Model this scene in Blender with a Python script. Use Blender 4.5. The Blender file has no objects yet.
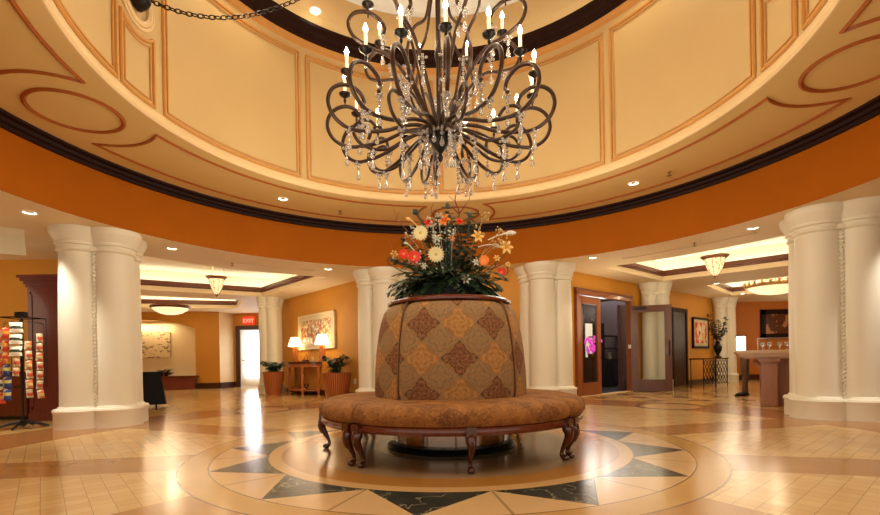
import bpy, bmesh, math, random
from math import sin, cos, pi, radians as R, atan2, hypot
from mathutils import Vector, Matrix
from mathutils.geometry import delaunay_2d_cdt
random.seed(7)
sc = bpy.context.scene
COL = sc.collection
CX, CY = .142, 5.011          # centre of the rotunda
AX = 85.3                      # its main axis, degrees
ZC, ZB, ZS, ZD = 2.96, 3.69, 3.83, 6.25
RA, RC, RD = 5.12, 4.96, 3.46

# ------------------------------------------------------------- materials
class E:                       # tiny expression builder on shader nodes
    nt = None
    def __init__(s, k): s.k = k
    @staticmethod
    def m(op, a, b=None, c=None):
        n = E.nt.nodes.new('ShaderNodeMath'); n.operation = op
        for i, v in enumerate((a, b, c)):
            if v is None: continue
            if isinstance(v, E): E.nt.links.new(v.k, n.inputs[i])
            else: n.inputs[i].default_value = v
        return E(n.outputs[0])
    def __add__(s, o): return E.m('ADD', s, o)
    __radd__ = __add__
    def __sub__(s, o): return E.m('SUBTRACT', s, o)
    def __rsub__(s, o): return E.m('SUBTRACT', o, s)
    def __mul__(s, o): return E.m('MULTIPLY', s, o)
    __rmul__ = __mul__
    def __truediv__(s, o): return E.m('DIVIDE', s, o)
    def __lt__(s, o): return E.m('LESS_THAN', s, o)
    def __gt__(s, o): return E.m('GREATER_THAN', s, o)
def eabs(a): return E.m('ABSOLUTE', a)
def emax(a, b): return E.m('MAXIMUM', a, b)
def emin(a, b): return E.m('MINIMUM', a, b)
def efr(a): return E.m('FRACT', a)
def esin(a): return E.m('SINE', a)
def band(x, lo, hi): return (x > lo) * (x < hi)
def mixc(f, a, b):
    n = E.nt.nodes.new('ShaderNodeMix'); n.data_type = 'RGBA'
    for i, v in ((0, f), (6, a), (7, b)):
        if isinstance(v, E): E.nt.links.new(v.k, n.inputs[i])
        elif i == 0: n.inputs[0].default_value = v
        else: n.inputs[i].default_value = (*v, 1)
    return E(n.outputs[2])
def noise(scale, detail=3, vec=None, rough=.5, out=0):
    n = E.nt.nodes.new('ShaderNodeTexNoise'); n.inputs['Scale'].default_value = scale
    n.inputs['Detail'].default_value = detail; n.inputs['Roughness'].default_value = rough
    if vec is None: vec = coord('Object')
    E.nt.links.new(vec.k, n.inputs['Vector'])
    return E(n.outputs[out])
def voro(scale, vec, feature='F1'):
    n = E.nt.nodes.new('ShaderNodeTexVoronoi'); n.feature = feature; n.inputs['Scale'].default_value = scale
    E.nt.links.new(vec.k, n.inputs['Vector']); return E(n.outputs[0])
def coord(kind='Object'):
    n = E.nt.nodes.new('ShaderNodeTexCoord'); return E(n.outputs[kind])
def geopos():
    n = E.nt.nodes.new('ShaderNodeNewGeometry'); return E(n.outputs['Position'])
def sep(v):
    n = E.nt.nodes.new('ShaderNodeSeparateXYZ'); E.nt.links.new(v.k, n.inputs[0])
    return [E(n.outputs[i]) for i in range(3)]
def comb(x, y, z=0.):
    n = E.nt.nodes.new('ShaderNodeCombineXYZ')
    for i, v in enumerate((x, y, z)):
        if isinstance(v, E): E.nt.links.new(v.k, n.inputs[i])
        else: n.inputs[i].default_value = v
    return E(n.outputs[0])
MC = {}
def mat(name, col=(.8,.8,.8), rough=.5, metal=0, spec=.5, emit=None, es=0, var=0, vs=3, bump=0, bs=30, trans=0, coat=0, fn=None, ior=1.45):
    if name in MC: return MC[name]
    m = bpy.data.materials.new(name); m.use_nodes = True; nt = m.node_tree; E.nt = nt
    b = nt.nodes['Principled BSDF']
    b.inputs['Base Color'].default_value = (*col, 1); b.inputs['Roughness'].default_value = rough
    b.inputs['Metallic'].default_value = metal; b.inputs['Specular IOR Level'].default_value = spec
    b.inputs['Transmission Weight'].default_value = trans; b.inputs['Coat Weight'].default_value = coat
    b.inputs['Coat Roughness'].default_value = .08; b.inputs['IOR'].default_value = ior
    if emit: b.inputs['Emission Color'].default_value = (*emit, 1); b.inputs['Emission Strength'].default_value = es
    if fn:
        c, r, h = fn()
        if c: nt.links.new(c.k, b.inputs['Base Color'])
        if r: nt.links.new(r.k, b.inputs['Roughness'])
        if h:
            n = nt.nodes.new('ShaderNodeBump'); n.inputs['Strength'].default_value = bump; n.inputs['Distance'].default_value = .01
            nt.links.new(h.k, n.inputs['Height']); nt.links.new(n.outputs[0], b.inputs['Normal'])
    elif var:
        f = noise(vs, 5)
        c = mixc(f, tuple(x*(1-var) for x in col), tuple(min(1, x*(1+var)) for x in col))
        nt.links.new(c.k, b.inputs['Base Color'])
    if bump and not fn:
        n = nt.nodes.new('ShaderNodeBump'); n.inputs['Strength'].default_value = bump; n.inputs['Distance'].default_value = .01
        nt.links.new(noise(bs, 4).k, n.inputs['Height']); nt.links.new(n.outputs[0], b.inputs['Normal'])
    MC[name] = m; return m

def thin_glass():
    m = bpy.data.materials.new('clear_glass'); m.use_nodes = True; nt = m.node_tree; nt.nodes.clear()
    o = nt.nodes.new('ShaderNodeOutputMaterial'); x = nt.nodes.new('ShaderNodeMixShader'); a = nt.nodes.new('ShaderNodeBsdfTransparent'); b = nt.nodes.new('ShaderNodeBsdfGlossy'); f = nt.nodes.new('ShaderNodeLayerWeight')
    a.inputs[0].default_value = (.93,.94,.93,1); b.inputs['Roughness'].default_value = .02; f.inputs[0].default_value = .12
    nt.links.new(f.outputs['Fresnel'], x.inputs[0]); nt.links.new(a.outputs[0], x.inputs[1]); nt.links.new(b.outputs[0], x.inputs[2]); nt.links.new(x.outputs[0], o.inputs[0]); return m
CREAM = mat('drum_plaster', (.55,.38,.168), .6, var=.07, vs=1.2)
SOFF = mat('soffit_plaster', (.70,.50,.20), .6, var=.05, vs=1.5)
LIP = mat('lip_plaster', (.72,.52,.27), .55, var=.05, vs=1.5)
ORANGE = mat('orange_paint', (.38,.102,.001), .65, spec=.15, var=.08, vs=2.5)
ORANGE2 = mat('ochre_paint', (.60,.265,.025), .6, var=.07, vs=2.5)
CEIL = mat('ceiling_paint', (.84,.68,.43), .65, var=.04, vs=1.5)
TRAYM = mat('tray_paint', (.85,.77,.60), .7, var=.03, vs=2)
DARK = mat('dark_moulding', (.018,.005,.003), .45, spec=.15, var=.3, vs=8)
TDARK = mat('tray_moulding', (.15,.042,.018), .35, var=.3, vs=8)
MOULD = mat('brown_moulding', (.34,.09,.014), .5, var=.15, vs=6)
DMOULD = mat('drum_moulding', (.55,.26,.065), .5, var=.1, vs=6)
WHITE = mat('column_plaster', (.78,.73,.59), .45, spec=.35, var=.03, vs=3)
BASEB = mat('baseboard_wood', (.055,.016,.008), .3)
def woodfn(c1, c2, sx=12, sz=1.2):
    def f():
        x, y, z = sep(coord('Object'))
        n = noise(3, 6, comb(x*sx, y*sx, z*sz))
        return mixc(n, c1, c2), None, None
    return f
CHERRY = mat('cherry_wood', rough=.25, coat=.5, fn=woodfn((.09,.017,.007), (.20,.042,.016)))
DCHERRY = mat('dark_cherry_wood', rough=.18, coat=.6, fn=woodfn((.045,.008,.004), (.10,.022,.010)))
MAHOG = mat('mahogany_wood', rough=.22, coat=.5, fn=woodfn((.13,.022,.020), (.20,.045,.035)))
TEAK = mat('orange_wood', rough=.35, coat=.3, fn=woodfn((.36,.095,.018), (.56,.19,.045), 14, 1.5))
DOORW = mat('door_wood', rough=.3, coat=.3, fn=woodfn((.20,.055,.018), (.34,.11,.035)))
DOORD = mat('dark_door_wood', rough=.3, coat=.3, fn=woodfn((.085,.028,.016), (.15,.055,.03)))
BROWNM = mat('bronze_iron', (.045,.019,.009), .34, metal=.3, var=.3, vs=20)
BLACKI = mat('black_iron', (.015,.010,.008), .35, metal=.5)
BLACK = mat('black_plastic', (.008,.008,.008), .35)
CLOTHK = mat('black_cloth', (.006,.006,.008), .9)
CANDLE = mat('candle_sleeve', (.95,.80,.55), .5, emit=(1,.72,.35), es=.6)
BULB = mat('bulb_glow', (1,1,1), .3, emit=(1,.80,.50), es=90)
CRYS = mat('crystal', (1,.97,.93), .03, trans=.75, spec=.9, ior=1.5)
SHADE = mat('lamp_shade', (.95,.85,.65), .7, emit=(1,.78,.45), es=3.2)
GLOW = mat('cove_tube', (1,1,1), .5, emit=(1,.95,.84), es=12)
LENS = mat('downlight_lens', (1,1,1), .5, emit=(1,.88,.68), es=7)
LENSW = mat('downlight_trim', (.85,.80,.70), .4)
GLASS = thin_glass()
BOWLG = mat('alabaster_glass', (.95,.82,.6), .4, emit=(1,.76,.42), es=.8)
CHROME = mat('dark_chrome', (.30,.22,.17), .14, metal=1)
DAY = mat('daylight_glass', (1,1,1), .3, emit=(.95,.97,1), es=2.6)
EXITR = mat('exit_red', (.6,.03,.01), .4, emit=(1,.06,.01), es=.5)
EXITW = mat('exit_letters', (.9,.5,.4), .4, emit=(1,.55,.4), es=.7)

def floor_fn():
    x, y, _ = sep(geopos())
    px, py = x-CX, y-CY
    r = E.m('SQRT', px*px+py*py)
    a = E.m('ARCTAN2', py, px)
    P = geopos()
    n1 = noise(2.2, 6, P); n2 = noise(9, 6, P, .65)
    nn = n1*.6+n2*.4
    def two(c, v=.22): return mixc(nn, tuple(k*(1-v) for k in c), tuple(k*(1+v) for k in c))
    th = R(40.4)
    u = px*cos(th)+py*sin(th); w = py*cos(th)-px*sin(th)
    g = emax(efr(u/.125) < .035, efr(w/.125) < .035)
    # per-tile tone
    wn = E.nt.nodes.new('ShaderNodeTexWhiteNoise'); wn.noise_dimensions = '2D'
    E.nt.links.new(comb(E.m('FLOOR', u/.125), E.m('FLOOR', w/.125)).k, wn.inputs[0])
    tv = E(wn.outputs[0])
    tile = mixc(tv, (.58,.37,.14), (.70,.50,.215))
    tile = mixc(nn*.5, tile, (.60,.33,.13))
    tile = mixc(g*.75, tile, (.25,.12,.045))
    def spoke(az, lo, hi):
        d = R(az); al = px*cos(d)+py*sin(d); pe = py*cos(d)-px*sin(d)
        return (al > 0)*band(pe, lo, hi)
    sp = spoke(-16, -.71, -.04)
    for q in (spoke(14.5, -.33, .33), spoke(156, -.33, .33), spoke(189.4, -.08, .63), spoke(65, -.33, .33), spoke(105, -.33, .33), spoke(232, -.33, .33), spoke(300, -.33, .33)): sp = emax(sp, q)
    brown = two((.40,.185,.042))
    base = mixc(sp, tile, brown)
    # outside the disc
    th2 = R(85.3); u2 = px*cos(th2)+py*sin(th2); w2 = py*cos(th2)-px*sin(th2)
    q1 = eabs(efr(u2/.9)-.5); q2 = eabs(efr(w2/.9)-.5)
    chk = ((q1+q2) < .30)*(px > 0)
    far = mixc(noise(3, 5, comb(x*1.2, y*.25)), (.48,.27,.08), (.70,.46,.18))
    far = mixc(emax(efr(u2/.45) < .02, efr(w2/.45) < .02)*.5, far, (.3,.14,.05))
    far = mixc(chk, far, (.22,.09,.03))
    base = mixc(r > 6.15, mixc(r > 4.95, base, two((.38,.165,.05))), far)
    # small round insets
    for az in (39.8, 130.8, 220, 310):
        ix, iy = 5.42*cos(R(az)), 5.42*sin(R(az))
        dx, dy = px-ix, py-iy
        rr = E.m('SQRT', dx*dx+dy*dy)
        base = mixc(rr < .60, base, (.16,.07,.025)); base = mixc(rr < .50, base, two((.60,.37,.16)))
    # medallion
    med = two((.50,.285,.08), .15)
    grt = eabs(r-2.580) < .008
    st = efr((a-R(-96.3))*(13/(2*pi))+.5)
    ph = (st-.5)*(2*pi/13); tri = r*esin(eabs(ph)) < (2.343-r*E.m('COSINE', ph))*.79
    starbg = two((.60,.385,.18), .12)
    sg = (eabs(st-.5) > .490)
    starbg = mixc(sg*.7, starbg, (.25,.14,.06))
    marb = mixc(E.m('POWER', noise(5, 8, P, .7), 3.), (.016,.018,.014), (.16,.15,.11))
    vein = (eabs(noise(2.6, 4, P, .6, 0)-.5) < .008)
    marb = mixc(vein*.6, marb, (.30,.26,.17))
    star = mixc(tri, starbg, marb)
    med = mixc(r < 2.343, med, star)
    med = mixc(eabs(r-2.343) < .006, med, (.2,.1,.04))
    med = mixc(r < 1.84, med, two((.58,.345,.14), .12))
    med = mixc(r < 1.72, med, two((.40,.175,.036), .15))
    med = mixc(r < 1.467, med, two((.34,.215,.11), .15))
    med = mixc(eabs(r-.80) < .007, med, (.08,.05,.03))
    base = mixc(r < 2.586, base, med); base = mixc(grt, base, (.2,.1,.04))
    rough = .13+n2*.10
    return base, rough, None
FLOORM = mat('floor_stone', rough=.2, spec=.6, fn=floor_fn)

def fabric_fn():
    u, v, _ = sep(coord('UV')); u = u+1.161; v = v-.81
    p = u/.355+v/.335; q = u/.355-v/.335
    ip, iq = E.m('ROUND', p), E.m('ROUND', q)
    lp, lq = p-ip, q-iq
    ev = E.m('MODULO', eabs(ip+iq), 2) > .5        # odd sum: grey-teal lattice cells
    od = E.m('MODULO', eabs(ip), 2) > .5
    lx, ly = (lp+lq)*.5, (lp-lq)*.5
    rad = E.m('SQRT', lx*lx+ly*ly*1.0); an = E.m('ARCTAN2', ly, lx)
    edge = emax(eabs(lp), eabs(lq))
    shape = edge-E.m('COSINE', an*4.)*.06+E.m('COSINE', an*12.)*.022
    body = shape < .47; rim = band(shape, .425, .475); inner = band(shape, .27, .295)
    swirl = esin(rad*95.+esin(an*8.)*2.2)*esin(an*12.+rad*60.)
    vor = voro(55, comb(u, v), 'SMOOTH_F1')
    cd = (.10,.030,.014); co = (.38,.165,.04); ct = (.235,.17,.085); bg = (.27,.145,.05)
    cell = mixc(ev, mixc(od, cd, co), ct)
    lite = mixc(ev, mixc(od, (.30,.12,.05), (.48,.26,.09)), (.36,.17,.065))
    pat = mixc((swirl > .12), cell, lite)
    pat = mixc(inner*.8, pat, (.14,.07,.035))
    c = mixc(body, mixc((vor > .35)*.6, bg, (.27,.14,.06)), pat)
    c = mixc(rim*.75, c, mixc(ev, mixc(od, (.05,.018,.01), (.36,.15,.045)), (.22,.15,.09)))
    c = mixc(noise(60, 3, comb(u, v))*.25, c, (.40,.22,.08)); c = mixc((voro(42, comb(u, v), 'F1') < .25)*.45, c, (.46,.28,.12)); c = mixc((voro(34, comb(v, u), 'F1') < .22)*.4, c, (.12,.05,.03))
    return c, None, noise(300, 2, comb(u, v))
FABRIC = mat('damask_fabric', rough=.8, spec=.25, bump=.25, fn=fabric_fn)
def seatfn():
    u, v, _ = sep(coord('UV'))
    n = noise(9, 5, comb(u, v), .6); k = noise(45, 4, comb(u, v))
    p = u/.40+v/.36; q = u/.40-v/.36
    lp, lq = p-E.m('ROUND', p), q-E.m('ROUND', q)
    ed = emax(eabs(lp), eabs(lq)); od = E.m('MODULO', eabs(E.m('ROUND', p)), 2) > .5
    sw = esin(u*85.+esin(v*70.)*2.)*esin(v*80.+esin(u*60.)*2.)
    c = mixc(E.m('MULTIPLY', n*n, 1.8), (.13,.045,.012), (.50,.215,.05))
    c = mixc((ed < .33)*od*.65, c, (.13,.05,.022))
    c = mixc((sw > .2)*.45, c, (.36,.16,.05))
    c = mixc(k*.35, c, (.20,.08,.03)); c = mixc((voro(38, comb(u, v), 'F1') < .28)*.5, c, (.46,.24,.08)); c = mixc((voro(30, comb(v, u), 'F1') < .22)*.5, c, (.10,.04,.02))
    return c, None, noise(260, 2, comb(u, v))
SEATF = mat('seat_fabric', rough=.8, spec=.25, bump=.25, fn=seatfn)

# ------------------------------------------------------------- mesh helpers
def nb(): return bmesh.new()
def box(bm, x0, x1, y0, y1, z0, z1, M=None):
    vs = [bm.verts.new(Vector((x, y, z)) if M is None else M @ Vector((x, y, z))) for x in (x0, x1) for y in (y0, y1) for z in (z0, z1)]
    for f in ((0,1,3,2),(4,6,7,5),(0,4,5,1),(2,3,7,6),(0,2,6,4),(1,5,7,3)): bm.faces.new([vs[i] for i in f])
def bbox(bm, x0, x1, y0, y1, z0, z1, b=.01, M=None):
    t = bmesh.new(); box(t, x0, x1, y0, y1, z0, z1)
    bmesh.ops.bevel(t, geom=t.edges[:], offset=b, segments=2, affect='EDGES')
    if M is not None: t.transform(M)
    me = bpy.data.meshes.new('t'); t.to_mesh(me); t.free(); bm.from_mesh(me); bpy.data.meshes.remove(me)
def lathe(bm, prof, seg=32, c=(0,0,0), a0=0, a1=360, cap=False, closed=False, uv=None, shrink=False):
    """prof: (r,z) list."""
    full = abs(a1-a0) > 359.9
    n = seg if full else seg+1
    rings = []
    if shrink: cr = sum(p[0] for p in prof)/len(prof); cz = sum(p[1] for p in prof)/len(prof)
    for i in range(n):
        t = i/seg; a = R(a0+(a1-a0)*t); k = 1
        if shrink:
            e = min(i, n-1-i); k = (.90, .97, .99, 1)[min(e, 3)]
        rings.append([bm.verts.new((c[0]+(r if not shrink else cr+(r-cr)*k)*cos(a), c[1]+(r if not shrink else cr+(r-cr)*k)*sin(a), c[2]+(z if not shrink else cz+(z-cz)*k))) for r, z in prof])
    L = bm.loops.layers.uv.verify() if uv else None
    acc = [0]
    m = len(prof)
    for j in range(m): 
        p, q = prof[j], prof[(j+1) % m]; acc.append(acc[-1]+hypot(q[0]-p[0], q[1]-p[1]))
    for i in range(n if full else n-1):
        A, B = rings[i], rings[(i+1) % n]
        for j in range(m if closed else m-1):
            k = (j+1) % m
            try: f = bm.faces.new((A[j], B[j], B[k], A[k]))
            except ValueError: continue
            f.smooth = True
            if uv:
                ua, ub = [uv*R(a0+(a1-a0)*t/seg) for t in (i, i+1)]
                for l, cc in zip(f.loops, ((ua, acc[j]), (ub, acc[j]), (ub, acc[j+1]), (ua, acc[j+1]))): l[L].uv = cc
    if not full and closed:
        for rg, fl in ((rings[0], 0), (rings[-1], 1)):
            try: bm.faces.new(rg if fl else rg[::-1])
            except ValueError: pass
    if cap and full:
        for j in (0, m-1):
            if prof[j][0] > 1e-5:
                try: bm.faces.new([rg[j] for rg in rings])
                except ValueError: pass
def catm(P, n=6, closed=False):
    P = [Vector(p) for p in P]; out = []
    N = len(P); rng = range(N if closed else N-1)
    for i in rng:
        if closed: a, b, c, d = P[i-1], P[i], P[(i+1) % N], P[(i+2) % N]
        else: a, b, c, d = P[max(i-1, 0)], P[i], P[i+1], P[min(i+2, N-1)]
        for k in range(n):
            t = k/n
            out.append(.5*((2*b)+(c-a)*t+(2*a-5*b+4*c-d)*t*t+(3*b-a-3*c+d)*t**3))
    if not closed: out.append(P[-1].copy())
    return out
def tube(bm, pts, r, seg=6, closed=False, flat=None):
    pts = [Vector(p) for p in pts]; n = len(pts)
    rr = r if callable(r) else (lambda t: r)
    t0 = (pts[1]-pts[0]).normalized()
    up = Vector((0,0,1)) if abs(t0.z) < .9 else Vector((1,0,0))
    nrm = (up-t0*up.dot(t0)).normalized(); rings = []
    for i in range(n):
        if closed: T = (pts[(i+1) % n]-pts[i-1])
        else: T = pts[min(i+1, n-1)]-pts[max(i-1, 0)]
        T.normalize() if T.length > 1e-9 else None
        nrm = nrm-T*nrm.dot(T)
        nrm = nrm.normalized() if nrm.length > 1e-6 else T.orthogonal().normalized()
        bi = T.cross(nrm); q = rr(i/(n-1 if n > 1 else 1))
        rings.append([bm.verts.new(pts[i]+nrm*cos(2*pi*k/seg)*q+bi*sin(2*pi*k/seg)*q) for k in range(seg)])
    for i in range(n if closed else n-1):
        A, B = rings[i], rings[(i+1) % n]
        for k in range(seg):
            f = bm.faces.new((A[k], A[(k+1) % seg], B[(k+1) % seg], B[k])); f.smooth = True
    if not closed:
        bm.faces.new(rings[0][::-1]); bm.faces.new(rings[-1])
def sphere(bm, c, r, su=10, sv=7, s=(1,1,1), M=None):
    t = bmesh.new(); bmesh.ops.create_uvsphere(t, u_segments=su, v_segments=sv, radius=r)
    mm = Matrix.Translation(c) @ (M or Matrix()) @ Matrix.Diagonal((*s, 1))
    t.transform(mm)
    for f in t.faces: f.smooth = True
    me = bpy.data.meshes.new('t'); t.to_mesh(me); t.free(); bm.from_mesh(me); bpy.data.meshes.remove(me)
def poly(bm, pts, z=None):
    return bm.faces.new([bm.verts.new(p if z is None else (p[0], p[1], z)) for p in pts])
def prism(bm, pts, z0, z1, caps=True):
    A = [bm.verts.new((p[0], p[1], z0)) for p in pts]; B = [bm.verts.new((p[0], p[1], z1)) for p in pts]; n = len(pts)
    for i in range(n): bm.faces.new((A[i], A[(i+1) % n], B[(i+1) % n], B[i]))
    if caps: bm.faces.new(A[::-1]); bm.faces.new(B)
def obj(name, bm, m, parent=None, loc=None, rot=None):
    me = bpy.data.meshes.new(name); bmesh.ops.recalc_face_normals(bm, faces=bm.faces[:]); bm.to_mesh(me); bm.free(); me.set_sharp_from_angle(angle=R(38))
    for k in (m if isinstance(m, (list, tuple)) else [m]): me.materials.append(k)
    o = bpy.data.objects.new(name, me); COL.objects.link(o)
    if parent: o.parent = parent
    if loc: o.location = loc
    if rot: o.rotation_euler = rot
    return o
def struct(name, bm, m, parent=None):
    o = obj(name, bm, m, parent)
    if not parent: o['kind'] = 'structure'
    return o
def tag(o, label, cat, group=None):
    o['label'] = label; o['category'] = cat
    if group: o['group'] = group
    return o
def thing(name, label, cat, loc=(0,0,0), rz=0, group=None):
    o = bpy.data.objects.new(name, None); COL.objects.link(o); o.empty_display_size = .1
    o.location = loc; o.rotation_euler = (0,0,rz); return tag(o, label, cat, group)
def kids(o): return [c for c in bpy.data.objects if c.parent == o]
def dup(root, loc, rz, label, group=None, scale=None, parent=None):
    c = root.copy(); COL.objects.link(c)
    if parent is not None: c.parent = parent
    else:
        c.location = loc; c.rotation_euler = (0,0,rz); c['label'] = label
        if scale: c.scale = scale
        if group: c['group'] = group
    for ch in kids(root):
        dup(ch, None, None, None, parent=c)
    return c
def lamp(kind, loc, energy, col=(1,.8,.55), size=.1, rot=(0,0,0), **kw):
    l = bpy.data.lights.new('light', kind); l.energy = energy; l.color = col
    if kind == 'AREA': l.size = size; 
    else: l.shadow_soft_size = size
    for k, v in kw.items(): setattr(l, k, v)
    o = bpy.data.objects.new('light', l); COL.objects.link(o); o.location = loc; o.rotation_euler = rot
    return o
def P(az, r, z=0): return (CX+r*cos(R(az)), CY+r*sin(R(az)), z)
def offs(pts, d):
    """offset closed polygon outward (d>0) for CCW order"""
    n = len(pts); out = []
    ar = sum(pts[i][0]*pts[(i+1) % n][1]-pts[(i+1) % n][0]*pts[i][1] for i in range(n)); s = 1 if ar > 0 else -1
    for i in range(n):
        a, b, c = Vector(pts[i-1][:2]), Vector(pts[i][:2]), Vector(pts[(i+1) % n][:2])
        e1 = (b-a).normalized(); e2 = (c-b).normalized()
        n1 = Vector((e1.y, -e1.x))*s; n2 = Vector((e2.y, -e2.x))*s
        m = (n1+n2); m = m/max(m.length_squared/2, .3)
        out.append((b.x+m.x*d, b.y+m.y*d))
    return out
def inside(p, pts):
    c = False; n = len(pts)
    for i in range(n):
        a, b = pts[i], pts[(i+1) % n]
        if (a[1] > p[1]) != (b[1] > p[1]) and p[0] < (b[0]-a[0])*(p[1]-a[1])/(b[1]-a[1])+a[0]: c = not c
    return c
def holed(bm, outer, holes, z):
    V = []; Ed = []
    for lp in [outer]+holes:
        s = len(V); V += [Vector(p[:2]) for p in lp]; Ed += [(s+i, s+(i+1) % len(lp)) for i in range(len(lp))]
    vo, eo, fo, *_ = delaunay_2d_cdt(V, Ed, [], 0, 1e-6)
    bv = [bm.verts.new((v.x, v.y, z)) for v in vo]
    for f in fo:
        c = sum((vo[i] for i in f), Vector((0, 0)))/len(f)
        if inside(c, outer) and not any(inside(c, h) for h in holes): bm.faces.new([bv[i] for i in f])

# ------------------------------------------------------------- shell
OUT = [(-11,-3.5),(-11,8.75),(-6.75,8.75),(-13.6,15.3),(-13.6,17.35),(-8.29,17.87),(-8.05,18.6),(-5.0,18.6),(-5.0,15.08),
       (-4.77,14.82),(-1.43,11.0),(2.6,10.25),(10.35,16.75),(10.95,17.6),(16,17.6),(16,2.2),(11,2.2),(11,-3.5)]
bm = nb(); poly(bm, OUT, 0); struct('floor', bm, FLOORM)
circ = [P(a*3, RA) for a in range(120)]
TL = [P(a, 6.6) for a in (113.5, 118, 123, 128, 133, 138, 143, 147.5)]+[(-8.55,11.9),(-5.19,14.02)]
TR = [P(a, 6.58) for a in (55.6, 50, 45, 40, 35, 30, 25, 20)]+[(9.4,9.15),(8.15,10.59),(6.2,12.43)]
TL2 = [(-6.1,14.75),(-9.1,13.1),(-11.4,15.6),(-7.2,16.9)]
TR2 = [(7.9,13.35),(10.1,15.6),(13.2,13.2),(10.7,10.7)]
TL3 = [(-6.05,6.85),(-7.41,8.43),(-9.3,7.2),(-7.7,5.3)]
HO = [TL, TR, TL2, TR2, TL3]
bm = nb(); holed(bm, OUT, [circ]+HO, ZC); struct('ceiling', bm, CEIL)
def tray(pts, n, dark=True, depth=.62, cove=True):
    bm = nb(); prism(bm, pts, ZC, ZC+.13, False); 
    if not dark: prism(bm, pts, ZC+.13, ZC+.35, False); holed(bm, pts, [], ZC+.35)
    struct('trim_%d' % n, bm, CEIL if dark else TRAYM)
    if not dark: return
    bm = nb(); i0, o0 = offs(pts, -.05), offs(pts, .05)
    N = len(pts)
    for z0, z1, ins in ((.12,.17,-.02), (.17,.27,-.05)):
        i0, o0 = offs(pts, ins), offs(pts, .06)
        A = [[bm.verts.new((p[0], p[1], z)) for p in L] for L, z in ((o0, ZC+z0), (i0, ZC+z0), (i0, ZC+z1), (o0, ZC+z1))]
        for k in range(4):
            for i in range(N): bm.faces.new((A[k][i], A[k][(i+1) % N], A[(k+1) % 4][(i+1) % N], A[(k+1) % 4][i]))
    struct('trim_%d' % (n+20), bm, TDARK)
    bm = nb(); big = offs(pts, .38)
    holed(bm, big, [pts], ZC+.15); prism(bm, big, ZC+.15, ZC+depth, False); holed(bm, big, [], ZC+depth)
    struct('ceiling', bm, TRAYM)
    if cove:
        bm = nb(); path = offs(pts, .24); dense = []
        for i in range(N):
            a, b = Vector(path[i]), Vector(path[(i+1) % N])
            for k in range(3): v = a.lerp(b, k/3); dense.append((v.x, v.y, ZC+.19))
        tube(bm, dense, .02, 5, True); struct('trim_%d' % (n+40), bm, GLOW)
for i, t in enumerate(HO): tray(t, i+1, dark=(i < 4))
# walls
def wall(name, pts, m, z0=0, z1=ZC, bb=True, side=None):
    bm = nb(); n = len(pts)
    for i in range(n-1):
        a, b = Vector(pts[i]), Vector(pts[i+1])
        poly(bm, [(a.x,a.y,z0),(b.x,b.y,z0),(b.x,b.y,z1),(a.x,a.y,z1)])
    struct(name, bm, m)
wall('wall_left', [(-11,-3.5),(-11,8.75),(-6.75,8.75),(-13.6,15.3),(-13.6,17.35)], ORANGE2)
wall('wall_right', [(16,17.6),(16,2.2),(11,2.2),(11,-3.5)], ORANGE2)
wall('wall_centre', [(-1.43,11.0),(2.6,10.25)], ORANGE2)
wall('wall_painting', [(-5.0,18.6),(-5.0,15.08),(-4.77,14.82),(-1.43,11.0)], ORANGE2)
wall('wall_far', [(10.35,16.75),(10.95,17.6),(16,17.6)], mat('rust_paint', (.50,.15,.012), .6, var=.07, vs=2.5))
def frameM(o, d):   # local x along the wall, y into the room, z up
    dx = Vector((d[0], d[1], 0)).normalized(); n = Vector((0,0,1)).cross(dx)
    M = Matrix(((dx.x, n.x, 0, o[0]), (dx.y, n.y, 0, o[1]), (0, 0, 1, 0), (0, 0, 0, 1))); return M
WR = frameM((10.35,16.75), (2.6-10.35, 10.25-16.75))     # door wall, x from far end; y toward room
LR = hypot(10.35-2.6, 16.75-10.25)
def sR(x, y): v = WR.inverted() @ Vector((x, y, 0)); return v.x
# opening for the double doors
s1, s0 = LR-hypot(3.40-2.6, 10.92-10.25), LR-hypot(5.28-2.6, 12.50-10.25)
DH = 2.42
bm = nb()
for x0, x1, z0, z1 in ((0, s0, 0, ZC), (s0, s1, DH, ZC), (s1, LR, 0, ZC)): poly(bm, [WR @ Vector(v) for v in ((x0,0,z0),(x1,0,z0),(x1,0,z1),(x0,0,z1))])
struct('wall_door', bm, ORANGE2)
# left back wall with arched niche
NX0, NX1 = -12.9, -9.18
bm = nb()
def nz(x): t = (x-(NX0+NX1)/2)/((NX1-NX0)/2); return 2.33+.33*(1-t*t)
def nY(x): return 17.35+(x+13.6)*(.52/5.31)
N = 24; xs = [NX0+(NX1-NX0)*i/N for i in range(N+1)]
for a, b in ((-13.6, NX0), (NX1, -8.29)): poly(bm, [(a,nY(a),0),(b,nY(b),0),(b,nY(b),ZC),(a,nY(a),ZC)])
for a, b in zip(xs, xs[1:]): poly(bm, [(a,nY(a),nz(a)),(b,nY(b),nz(b)),(b,nY(b),ZC),(a,nY(a),ZC)])
poly(bm, [(NX0,nY(NX0),0),(NX1,nY(NX1),0),(NX1,nY(NX1),.35),(NX0,nY(NX0),.35)])
struct('wall_back', bm, ORANGE2)
bm = nb(); D = .45
for a, b in zip(xs, xs[1:]):
    poly(bm, [(a,nY(a),nz(a)),(b,nY(b),nz(b)),(b,nY(b)+D,nz(b)),(a,nY(a)+D,nz(a))])
    poly(bm, [(a,nY(a)+D,.3),(b,nY(b)+D,.3),(b,nY(b)+D,nz(b)),(a,nY(a)+D,nz(a))])
for a in (NX0, NX1): poly(bm, [(a,nY(a),.3),(a,nY(a)+D,.3),(a,nY(a)+D,nz(a)),(a,nY(a),nz(a))])
struct('wall_niche', bm, LIP)
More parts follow.
